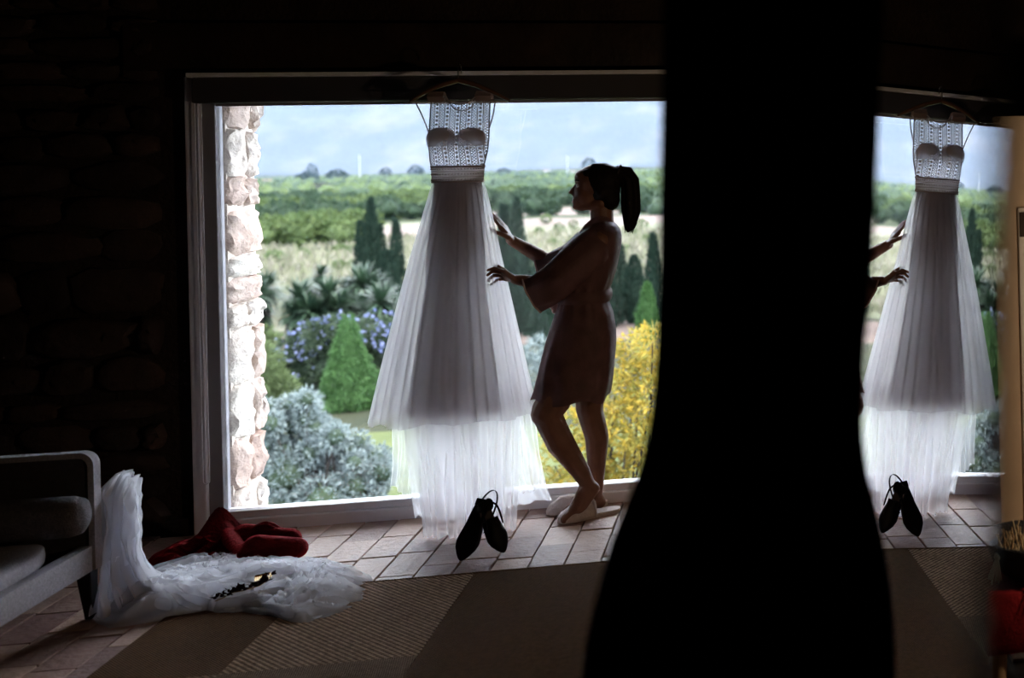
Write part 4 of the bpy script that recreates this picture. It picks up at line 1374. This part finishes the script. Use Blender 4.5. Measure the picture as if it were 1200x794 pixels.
# mountains
V = []; ys = np.linspace(2500, 5600, 120); xs_ = np.linspace(-4600, 1600, 200)
for y in ys:
    for x in xs_:
        t = (y - 2500) / 2600
        h = 5 + 760 * max(0, t) ** 1.15
        n1 = 1 - abs(nz(x * .0011, y * .0009, 3)) * 2; n2 = 1 - abs(nz(x * .003, y * .002, 8)) * 2; n3 = nz(x * .009, y * .008, 5)
        V.append((x, y, h * (.7 + .3 * n1 + .14 * n2 + .06 * n3)))
nc = len(xs_)
Fq = [(i * nc + j, i * nc + j + 1, (i + 1) * nc + j + 1, (i + 1) * nc + j) for i in range(len(ys) - 1) for j in range(nc - 1)]
o = link('mountain_range', fast_mesh('mountain_range', V, Fq), M_['mountain_scrub']); o['kind'] = 'structure'

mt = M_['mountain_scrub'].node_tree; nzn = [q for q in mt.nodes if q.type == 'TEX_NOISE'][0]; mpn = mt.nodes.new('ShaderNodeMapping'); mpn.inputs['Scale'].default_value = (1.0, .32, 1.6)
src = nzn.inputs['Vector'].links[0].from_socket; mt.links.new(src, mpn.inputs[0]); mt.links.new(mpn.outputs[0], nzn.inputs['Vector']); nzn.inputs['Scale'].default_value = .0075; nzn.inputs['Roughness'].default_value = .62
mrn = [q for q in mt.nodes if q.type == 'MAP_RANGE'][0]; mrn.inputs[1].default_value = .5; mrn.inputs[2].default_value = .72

# valley haze
m = bpy.data.materials.new('valley_haze'); m.use_nodes = True
n, l = m.node_tree.nodes, m.node_tree.links
n.remove(n['Principled BSDF'])
vs = n.new('ShaderNodeVolumeScatter'); vs.inputs['Color'].default_value = (.078, .112, .185, 1); vs.inputs['Density'].default_value = .00016; vs.inputs['Anisotropy'].default_value = .2
l.new(vs.outputs[0], n['Material Output'].inputs['Volume'])
o = MB().box((-5200, 75, -40), (2600, 6000, 900)).build('haze', m, None, smooth=False); tag(o, 'pale blue haze lying over the valley and mountains', 'haze', kind='stuff')


def leafcloud(name, P, N, L, Wd, m, parent, spread=.7, kind='stuff', droop=0., label=None):
    P = np.asarray(P, float); N = np.asarray(N, float); n = len(P)
    d = N + rng.normal(0, spread, (n, 3)); d[:, 2] -= droop
    d /= np.linalg.norm(d, axis=1, keepdims=True) + 1e-9
    q = rng.normal(0, 1, (n, 3)); s = np.cross(d, q); s /= np.linalg.norm(s, axis=1, keepdims=True) + 1e-9
    ll = L * rng.uniform(.65, 1.3, (n, 1)); ww = Wd * rng.uniform(.7, 1.2, (n, 1))
    V = np.stack([P, P + d * ll * .5 + s * ww / 2, P + d * ll, P + d * ll * .5 - s * ww / 2], 1).reshape(-1, 3)
    o = link(name, fast_mesh(name, V, np.arange(4 * n).reshape(-1, 4)), M_[m], parent, smooth=False, kind=kind, label=label)
    return o


def shell(c, r, n, lo=.72):
    u = rng.normal(0, 1, (n, 3)); u /= np.linalg.norm(u, axis=1, keepdims=True)
    k = rng.uniform(lo, 1.0, (n, 1))
    return np.asarray(c) + u * k * np.asarray(r), u


def lobes(defs, n):
    vol = np.array([r[0] * r[1] for _, r in defs]); vol = vol / vol.sum()
    Ps, Ns = [], []
    for (c, r), w in zip(defs, vol):
        p, q = shell(c, r, max(20, int(n * w))); Ps.append(p); Ns.append(q)
    return np.concatenate(Ps), np.concatenate(Ns)


def px_lobes(spec, Y, dy=.8):                # (px, py, radius in px) -> ellipsoids at depth Y
    out = []
    for a, b, r in spec:
        c = W(a, b, Y + random.uniform(-.4, .4) * dy); s = r * Y * .9 / F
        out.append(((c.x, c.y, c.z), (s, s * .9, s)))
    return out


def branches(name, base, tips, r, m, parent):
    mb = MB()
    for t in tips:
        b, t = Vector(base), Vector(t); md = b.lerp(t, .5) + Vector((random.uniform(-.15, .15), random.uniform(-.15, .15), .1)) * (t - b).length * .5
        mb.tube([b, b.lerp(md, .6), md, t], [r, r * .75, r * .55, r * .2], 6)
    return mb.build(name, M_[m], parent)


def shrub(name, label, cat, spec, Y, nleaf, L, Wd, m, base, group=None, spread=.7, br=.04, dy=.8, core=None):
    lb = px_lobes(spec, Y, dy)
    r = empty(name, base); tag(r, label, cat, group)
    P, N = lobes(lb, nleaf); leafcloud('foliage', P, N, L, Wd, m, r, spread)
    branches('branch', base, [c for c, _ in lb], br, 'bark', r)
    if core:
        mb = MB()
        for c, q in lb: mb.ellipsoid(c, tuple(k * .62 for k in q), None, 8, 6)
        mb.build('inner_foliage', M_[core], r)
    return r


b0 = W(378, 560, 18.5); b0.z = tz(18.5)
silver = [(370, 545, 34), (335, 555, 32), (415, 570, 26), (380, 590, 34), (335, 600, 30)]
ctop = lambda x: float(np.interp(x, [285, 303, 330, 350, 372, 392, 402, 420, 440, 452, 462], [490, 470, 462, 455, 449, 462, 484, 508, 522, 538, 570]))
for k in range(60):
    a = random.uniform(292, 448); rr = random.uniform(9, 19); b = ctop(a) + rr * .8 + abs(random.gauss(0, 1)) * 55
    silver.append((a, min(b, 612), rr))
shrub('silver_bush', 'large silver-leaved bush just below the window beside the stone jamb', 'bush',
      silver, 18.5, 22000, .085, .026, 'leaf_silver', b0, core='leaf_shrub')

tb = GT(410, 480)
th = empty('conical_thuja', tb); tag(th, 'bright green cone-shaped conifer standing on the lawn', 'tree')
ht = W(411, 362, tb.y).z - tb.z; wd_ = 36 * tb.y * .9 / F
n = 9000; t = 1 - np.sqrt(rng.uniform(0, 1, n)); a = rng.uniform(0, 2 * PI, n)
lump = np.array([1 + .28 * nz(math.cos(q) * 2.2, math.sin(q) * 2.2, s * 7) for q, s in zip(a, t)])
rr = wd_ * np.minimum((1 - t) ** .85, 1 - (.06 - np.minimum(t, .06)) * 5) * lump * rng.uniform(.72, 1, n)
P = np.stack([tb.x + rr * np.cos(a), tb.y + rr * np.sin(a), tb.z + .05 + ht * t * .97], 1)
leafcloud('foliage', P, np.stack([np.cos(a), np.sin(a), np.full(n, .15)], 1), .13, .035, 'leaf_thuja', th, .35, droop=.55)
MB().tube([tb, tb + Vector((0, 0, ht * .9))], [.07, .02], 8).build('trunk', M_['bark'], th)
MB().tube([tb + Vector((0, 0, .1)), tb + Vector((0, 0, ht * .55)), tb + Vector((0, 0, ht * .93))], [wd_ * .66, wd_ * .32, .02], 12).build('inner_foliage', M_['leaf_thuja'], th)

hb0 = GT(432, 486)
shrub('low_hedge', 'low dark green hedge at the foot of the cone-shaped conifer', 'hedge', [(395, 474, 9), (410, 478, 8), (424, 477, 9), (438, 476, 9), (450, 474, 8)], hb0.y + .6, 1800, .1, .04, 'leaf_thuja', Vector((hb0.x, hb0.y + .6, hb0.z)), br=.015, dy=.3)

Yp = 37.
r = shrub('plumbago_shrub', 'broad grey-green shrub dotted with blue flowers behind the conifer', 'shrub', [(345, 415, 22), (365, 400, 24), (390, 392, 24), (352, 440, 20), (440, 392, 24), (458, 405, 24), (430, 425, 24), (380, 430, 26), (470, 430, 22), (410, 400, 22), (335, 435, 14), (440, 455, 18), (370, 460, 14)], Yp, 8500, .16, .07, 'leaf_shrub', W(400, 470, Yp), core='leaf_shrub')
P, N = lobes(px_lobes([(340, 405, 18), (365, 393, 22), (345, 420, 22), (395, 385, 20), (450, 385, 24), (462, 398, 22), (430, 382, 15)], Yp - .5), 260)
leafcloud('blossom', P, N, .13, .12, 'petal_blue', r, .5)
shrub('lime_shrub', 'feathery yellow-green shrub beside the stone jamb above the silver bush', 'shrub', [(308, 440, 16), (318, 425, 12), (326, 447, 13), (308, 415, 11), (336, 450, 9), (310, 462, 13)], 30., 2600, .2, .03, 'leaf_lime', W(312, 478, 30.), br=.02)
shrub('grey_green_shrub', 'small pale shrub at the path edge beside the stone jamb', 'shrub', [(310, 392, 9), (318, 401, 9), (308, 408, 9)], 45., 500, .25, .08, 'leaf_lime', W(310, 416, 45.), br=.02)

# yuccas
BLV = []


def yucca(label, spec, Y, base_py):
    c0 = W(spec[0][0], base_py, Y)
    c0.z = tz(Y)
    r = empty('yucca', c0); tag(r, label, 'plant', 'yuccas beyond the flowering shrub')
    for a, b, rp in spec:
        c = W(a, b, Y + random.uniform(-.8, .8)); R_ = rp * 1.35 * Y * .9 / F
        V, Fq = [], []
        for k in range(150):
            az, el = random.uniform(0, 2 * PI), random.uniform(-.75, 1.35)
            d = Vector((math.cos(az) * math.cos(el), math.sin(az) * math.cos(el), math.sin(el)))
            L = R_ * random.uniform(.85, 1.15); s = d.cross(Vector((0, 0, 1))).normalized() * R_ * .06
            g = Vector((0, 0, -R_ * .16)); i = len(V)
            V += [c + s * .5, c - s * .5, c + d * L * .55 + s, c + d * L * .55 - s, c + d * L + g + s * .1, c + d * L + g - s * .1]
            Fq += [(i, i + 1, i + 3, i + 2), (i + 2, i + 3, i + 5, i + 4)]
        link('rosette', fast_mesh('rosette', [tuple(v) for v in V], Fq), M_['leaf_yucca'], r, smooth=False)
        mb = MB()
        mb.tube([(c0.x + (c.x - c0.x) * .4, c.y, c0.z - .1), c], [.16, .12], 8)
        mb.build('stem', M_['bark'], r)
        V, Fq = [], []
        for k in range(50):                      # skirt of hanging dead leaves
            az = random.uniform(0, 2 * PI); p = c + Vector((math.cos(az) * R_ * .2, math.sin(az) * R_ * .2, -R_ * .1)); q = p + Vector((math.cos(az) * R_ * .25, math.sin(az) * R_ * .25, -R_ * random.uniform(.6, 1.0)))
            s = Vector((-math.sin(az), math.cos(az), 0)) * R_ * .04; i = len(V)
            V += [p + s, p - s, q - s * .3, q + s * .3]; Fq.append((i, i + 1, i + 2, i + 3))
        link('dead_leaves', fast_mesh('dead_leaves', [tuple(v) for v in V], Fq), M_['leaf_dead'], r, smooth=False, kind='stuff')


yucca('yucca with hanging dead leaves against the stone jamb', [(311, 338, 22), (303, 348, 20), (306, 370, 16)], 50., 385)
yucca('single-headed tall yucca rising above the left of the yucca clump', [(376, 322, 13)], 54., 365)
yucca('yucca of spreading heads at the left end of the clump', [(352, 352, 24), (362, 366, 24), (344, 368, 18)], 48., 385)
yucca('yucca of crowded heads in the middle of the clump', [(384, 350, 25), (398, 362, 22), (378, 372, 20)], 49., 385)
yucca('yucca with the highest heads, before the left cypresses', [(424, 334, 24), (408, 346, 22), (436, 344, 24)], 50., 385)
yucca('yucca at the right end of the clump near the dress', [(446, 356, 24), (428, 364, 22), (458, 362, 18)], 48., 385)


def cypress(label, px, top, base, hw, Y=None, m='leaf_cypress', name='cypress', group=None, n=2600, shape=1.):
    b = GT(px, base) if Y is None else W(px, base, Y)
    if Y is not None: b.z = tz(Y)
    r = empty(name, b); tag(r, label, 'tree', group)
    ztop = W(px, top, b.y).z; h = ztop - b.z; w = hw * b.y * .9 / F
    t = rng.uniform(0, 1, n) ** 1.15; a = rng.uniform(0, 2 * PI, n)
    prof = np.minimum(1, t / .12 + .35) * (1 - t ** 1.7) ** (.8 * shape)
    lump = np.array([1 + .3 * nz(math.cos(q) * 1.6 + px, math.sin(q) * 1.6, s * 6) for q, s in zip(a, t)])
    rr = w * prof * lump * rng.uniform(.6, 1, n)
    P = np.stack([b.x + rr * np.cos(a), b.y + rr * np.sin(a), b.z + h * t * .97], 1)
    leafcloud('foliage', P, np.stack([np.cos(a) * .5, np.sin(a) * .5, np.full(n, .9)], 1), h * .055, w * .11, m, r, .25)
    MB().tube([b - Vector((0, 0, .2)), b + Vector((0, 0, h * .5)), b + Vector((0, 0, h * .85))], [w * .55, w * .45, w * .12], 10).build('inner_foliage', M_[m], r)
    MB().tube([b - Vector((0, 0, .2)), b + Vector((0, 0, h * .3))], w * .12, 6).build('trunk', M_['bark'], r)


cypress('tallest slim cypress of the group left of the dress', 437, 231, 352, 12, 62)
cypress('slim cypress on the left edge of the group left of the dress', 424, 258, 352, 10, 61)
cypress('short slim cypress between the tallest one and its right neighbour', 447, 262, 352, 9, 62.6)
cypress('slim cypress on the right of the group beside the skirt', 466, 256, 356, 11, 60)
cypress('low bushy cypress filling the gap in the left cypress group', 455, 292, 358, 14, 59, shape=.6)
cypress('tall dark cypress close to the right edge of the skirt', 594, 238, 395, 13, 55)
cypress('sharp slim cypress above the raised hand', 609, 229, 395, 12, 54)
cypress('broad dark cypress below the raised hand', 622, 290, 405, 17, 50, shape=.7)
cypress('leaning cypress in the dark clump behind the sleeves', 604, 300, 405, 17, 51, shape=.7)
cypress('small pointed cypress standing alone in the dry field', 667, 283, 330, 9, 70)
cypress('cypress directly behind the robe back', 730, 286, 390, 11, 54)
cypress('wide cypress between the robe and the drape', 745, 298, 395, 17, 52, shape=.7)
cypress('tall cypress half covered by the black drape', 768, 272, 395, 15, 50)
cypress('wide cypress behind the lower robe', 715, 320, 395, 17, 51, shape=.7)
cypress('cypress behind the belt and hips', 690, 310, 395, 18, 52, shape=.7)
cypress('bright green young conifer below the cypresses by the drape', 760, 330, 405, 17, 45, 'leaf_thuja', 'young_conifer', shape=.8)
cypress('grey-green conifer behind the lower sleeve', 640, 340, 415, 18, 46, 'leaf_cypress', 'young_conifer', shape=.6)

Yt = 13.5
bt = W(735, 600, Yt); bt.z = tz(Yt)
yt = shrub('yellow_leaf_tree', 'small tree with golden yellow leaves behind the woman legs', 'tree', [(745, 410, 24), (765, 400, 22), (725, 430, 24), (750, 445, 30), (720, 465, 28), (765, 470, 30), (735, 495, 32), (700, 490, 28), (665, 505, 26), (760, 520, 30), (720, 530, 34), (685, 540, 30), (650, 545, 28), (745, 555, 34), (700, 575, 30), (660, 580, 28), (770, 430, 20), (712, 410, 12)], Yt, 6800, .095, .032, 'leaf_yellow', bt, spread=.9, br=.035, dy=.9)
shrub('pale_garden_shrub', 'pale grey-green shrub behind the skirt edge and sleeve', 'shrub', [(632, 410, 16), (645, 425, 18), (628, 435, 16), (650, 445, 16)], 34., 1500, .2, .05, 'leaf_silver', W(640, 465, 34.), br=.02)

# young trees in the dry field
YT = [(390, 297, 268, 6, 'leaf_citrus', 1), (397, 326, 305, 6, 'leaf_lime', 1), (399, 300, 288, 8, 'leaf_citrus', 0), (322, 309, 296, 10, 'leaf_lime', 0), (349, 320, 312, 7, 'leaf_lime', 0), (332, 319, 310, 5, 'leaf_lime', 0), (413, 300, 288, 6, 'leaf_lime', 0), (345, 345, 335, 8, 'leaf_lime', 0), (412, 318, 306, 5, 'leaf_lime', 0), (356, 302, 292, 6, 'leaf_lime', 0),
      (640, 262, 252, 6, 'leaf_citrus', 0), (655, 275, 262, 6, 'leaf_citrus', 0), (648, 292, 280, 6, 'leaf_lime', 0), (675, 300, 286, 7, 'leaf_citrus', 0), (740, 280, 268, 6, 'leaf_citrus', 0), (752, 270, 258, 7, 'leaf_lime', 0), (632, 278, 268, 6, 'leaf_citrus', 0), (660, 310, 298, 7, 'leaf_lime', 0), (735, 300, 288, 6, 'leaf_citrus', 0), (625, 252, 243, 6, 'leaf_citrus', 0), (672, 268, 258, 5, 'leaf_citrus', 0), (759, 288, 276, 7, 'leaf_lime', 0)]
for (a, b, tp_, w, mm, stemmed) in YT:
    g = GT(a, b); zt_ = W(a, tp_, g.y).z; s = w * g.y * .9 / F; hh = (zt_ - g.z)
    r = empty('young_fruit_tree', g); tag(r, 'small yellow-green fruit tree growing in the dry grass field', 'tree', 'young fruit trees in the dry field')
    cz = zt_ - s * .8 if stemmed else g.z + hh * .55
    P, N = shell((g.x, g.y, cz), (s, s, s * .8 if stemmed else hh * .5), 170)
    leafcloud('crown', P, N, s * .5, s * .3, mm, r, .6)
    MB().tube([g - Vector((0, 0, .1)), (g.x, g.y, cz)], s * .1, 6).build('trunk', M_['bark'], r)

# dry grass in the field and lawn blades
P = []
while len(P) < 14000:
    y = rng.uniform(56, 150); x = y * rng.uniform(-.52, .22)
    P.append((x, y, tz(y) + .02))
o = leafcloud('dry_grass', P, np.tile([0, 0, 1.], (len(P), 1)), .9, .35, 'grass_dry', None, .35); tag(o, 'pale dry grass covering the field beyond the yuccas', 'grass')

# orchards
def orchard_mesh(seed, m1, dark):
    global rng
    P, N = [], []
    for c, r in (((0, 0, 1.75), (1.75, 1.75, 1.35)), ((.7, .3, 1.9), (1.2, 1.2, 1.2)), ((-.7, -.4, 1.7), (1.2, 1.3, 1.2)), ((.1, -.8, 1.5), (1.2, 1.0, 1.2))):
        p, q = shell(c, r, 120, .85); P.append(p); N.append(q)
    P = np.concatenate(P); N = np.concatenate(N)
    n = len(P); d = N + rng.normal(0, .5, (n, 3)); d /= np.linalg.norm(d, axis=1, keepdims=True)
    s = np.cross(d, rng.normal(0, 1, (n, 3))); s /= np.linalg.norm(s, axis=1, keepdims=True)
    V = np.stack([P, P + d * .3 + s * .2, P + d * .6, P + d * .3 - s * .2], 1).reshape(-1, 3)
    e = MB().ellipsoid((0, 0, 1.6), (1.5, 1.5, 1.15), None, 8, 5); e.tube([(0, 0, 0), (0, 0, 1)], .14, 5)
    ev = np.array(e.v); ef = [f_ for f_ in e.f if len(f_) == 4]
    mm = fast_mesh('citrus_tree', np.concatenate([V, ev]), np.concatenate([np.arange(4 * n).reshape(-1, 4), np.array(ef) + 4 * n]))
    mm.materials.append(M_[m1])
    return mm


OM = [orchard_mesh(i, 'leaf_citrus', 0) for i in range(3)]
OD = [orchard_mesh(i, 'leaf_citrus_dark', 0) for i in range(3)]
SP = []
# the near row of bright citrus at the field edge
for Yr, a0, a1 in ((133, -.44, -.335), (139, -.44, -.325), (146, -.44, -.32), (153, -.44, -.315)):
    x = a0 * Yr
    while x < a1 * Yr:
        SP.append((x, Yr + rng.uniform(-1, 1), 1, rng.uniform(.9, 1.15))); x += rng.uniform(3.0, 4.0)
y = 205.
while y < 330:
    x = -.44 * y
    while x < -.08 * y:
        if not (x > -.235 * y and 225 < y < 275) and not (y < 215 and x > -.3 * y): SP.append((x + rng.uniform(-.8, .8), y + rng.uniform(-.6, .6), 0 if nz(x * .02, y * .02) < .1 else 1, rng.uniform(.95, 1.35)))
        x += 4.3
    y += 8.2
SP.sort(key=lambda s: s[1])
near, far = SP[:299], SP[299:]
for (x, y, k, s) in near:
    o = bpy.data.objects.new('citrus_tree', random.choice(OM if k else OD)); COL.objects.link(o)
    o.location = (x, y, tz(y) - .05); o.scale = (s, s, s * rng.uniform(.9, 1.2)); o.rotation_euler = (0, 0, rng.uniform(0, 6.28))
    if y < 160: tag(o, 'bright yellow-green citrus tree in the near orchard block by the dry field', 'tree', 'citrus trees of the near block')
    else: tag(o, 'round green citrus tree in the orchard rows across the valley', 'tree', 'orchard trees across the valley')
y = 208.
while y < 330:                               # the same rows going on to the right, behind the drape
    x = -.08 * y
    while x < .25 * y:
        far.append((x + rng.uniform(-.8, .8), y + rng.uniform(-.6, .6), 0, rng.uniform(.8, 1.1))); x += 4.3
    y += 8.2
y = 335.
while y < 1900:
    x = -.46 * y; stp = 4.5 + y * .006
    while x < .25 * y:
        k = nz(x * .004 + 40, y * .012)
        if k > -.28: far.append((x + rng.uniform(-1, 1), y + rng.uniform(-2, 2), 1 if nz(x * .006, y * .01, 7) > -.05 else 0, rng.uniform(.9, 1.5)))
        x += stp
    y += 8 + y * .022
for k, mm, lab in ((1, 'leaf_citrus', 'distant light green orchard rows filling the valley floor'), (0, 'leaf_citrus_dark', 'distant dark green orchard rows filling the valley floor')):
    tv = np.array(MB().ellipsoid((0, 0, 1.5), (2.1, 2.0, 1.6), None, 7, 4).v); ef = np.array([f_ for f_ in MB().ellipsoid((0, 0, 1.5), (2.1, 2.0, 1.6), None, 7, 4).f if len(f_) == 4])
    Vs, Fs = [], []
    for q, (x, y, kk, s) in enumerate([f_ for f_ in far if f_[2] == k]):
        Vs.append((tv + rng.normal(0, .18, tv.shape)) * (s, s, s * rng.uniform(.8, 1.3)) + (x, y, tz(y) - .3)); Fs.append(ef + q * len(tv))
    o = link('orchard_rows', fast_mesh('orchard_rows', np.concatenate(Vs), np.concatenate(Fs)), M_[mm]); tag(o, lab, 'trees', kind='stuff')
# dark field trees and a bare grey tree
for i, (a, b, tp_, w, mm, lab) in enumerate(((375, 232, 215, 15, 'leaf_grey_tree', 'bare greyish tree crown standing out in the left orchards'), (365, 198, 187, 7, 'leaf_cypress', 'dark tree beyond the left orchards, left of the mast'), (452, 208, 196, 7, 'leaf_cypress', 'dark tree clump between the left mast and the dress'), (360, 212, 202, 12, 'leaf_cypress', 'wide dark tree clump in the far left orchards'), (395, 211, 199, 12, 'leaf_cypress', 'wide dark tree clump below the left mast'), (487, 206, 194, 9, 'leaf_cypress', 'dark tree clump touching the left side of the bodice'), (690, 196, 180, 9, 'leaf_cypress', 'hazy dark tree above the woman head'), (590, 203, 193, 8, 'leaf_cypress', 'dark tree clump right of the waistband'), (338, 252, 240, 13, 'leaf_citrus_dark', 'dark round tree at the back of the near orchard'), (610, 215, 207, 12, 'leaf_citrus_dark', 'broad tree in the orchards right of the waistband'))):
    g = GT(a, b) if b > 205 else None
    if g is None:
        g = W(a, b, 1500.); g.z = tz(1500.)
    zt_ = W(a, tp_ + (4 if b < 206 else 0), g.y).z; s = w * g.y * .9 / F; h_ = max(zt_ - g.z, 1.)
    r = empty('field_tree', g); tag(r, lab, 'tree')
    P, N = lobes([((g.x, g.y, g.z + h_ * .55), (s * .8, s * .8, h_ * .45)), ((g.x - s * .5, g.y, g.z + h_ * .4), (s * .55, s * .5, h_ * .36)), ((g.x + s * .5, g.y, g.z + h_ * .42), (s * .55, s * .5, h_ * .34))], 600)
    leafcloud('crown', P, N, s * .22, s * .14, mm, r, .6)
    MB().tube([g - Vector((0, 0, 1)), g + Vector((0, 0, h_ * .5))], s * .06, 6).build('trunk', M_['bark'], r)

# far houses and two masts
for (a, b, w, h_, Y, lab) in ((312, 201, 10, 5, 1100, 'white far farmhouse at the top edge of the left orchards'), (306, 211, 8, 4, 800, 'white far farmhouse low beside the stone jamb'), (437, 205, 5, 3, 1000, 'tiny white far shed right of the left mast'), (646, 221, 13, 4.5, 620, 'long white far building in the orchards before the woman face'), (674, 200, 12, 4, 1400, 'white far building just above the woman forehead'), (640, 196, 8, 4, 1700, 'white far house below the right mountains')):
    c = W(a, b, Y); c.z = tz(Y) - .3; s = Y * .9 / F; ww, hh = w * s / 2, h_ * s
    r = empty('farmhouse', c); tag(r, lab, 'house')
    MB().box((c.x - ww, c.y, c.z), (c.x + ww, c.y + ww, c.z + hh)).build('walls', M_['far_white'], r, smooth=False)
    MB().add([(c.x - ww * 1.05, c.y - .3, c.z + hh), (c.x + ww * 1.05, c.y - .3, c.z + hh), (c.x + ww * 1.05, c.y + ww + .3, c.z + hh), (c.x - ww * 1.05, c.y + ww + .3, c.z + hh), (c.x - ww, c.y + ww / 2, c.z + hh * 1.3), (c.x + ww, c.y + ww / 2, c.z + hh * 1.3)], [(0, 1, 5, 4), (2, 3, 4, 5), (0, 4, 3), (1, 2, 5), (0, 3, 2, 1)]).build('roof', M_['far_roof'], r, smooth=False)
    for k in (-.5, .45): MB().box((c.x + ww * k - ww * .1, c.y - .05, c.z + hh * .35), (c.x + ww * k + ww * .1, c.y + .02, c.z + hh * .75)).build('window', M_['far_window'], r, smooth=False)
for a, b, tp_, lab in ((421.5, 200, 181, 'slim white mast above the left orchards'), (665, 198, 182, 'slim white mast above the woman nose')):
    c = W(a, b, 1300.); c.z = tz(1300.); zt_ = W(a, tp_, 1300.).z
    r = empty('mast', c); tag(r, lab, 'mast')
    MB().tube([c, (c.x, c.y, zt_)], [.7, .35], 6).build('pole', M_['mast_paint'], r)
    MB().box((c.x - 1., c.y - .3, zt_ - 4), (c.x + 1., c.y + .3, zt_ - 2.5)).build('antenna', M_['mast_paint'], r, smooth=False)
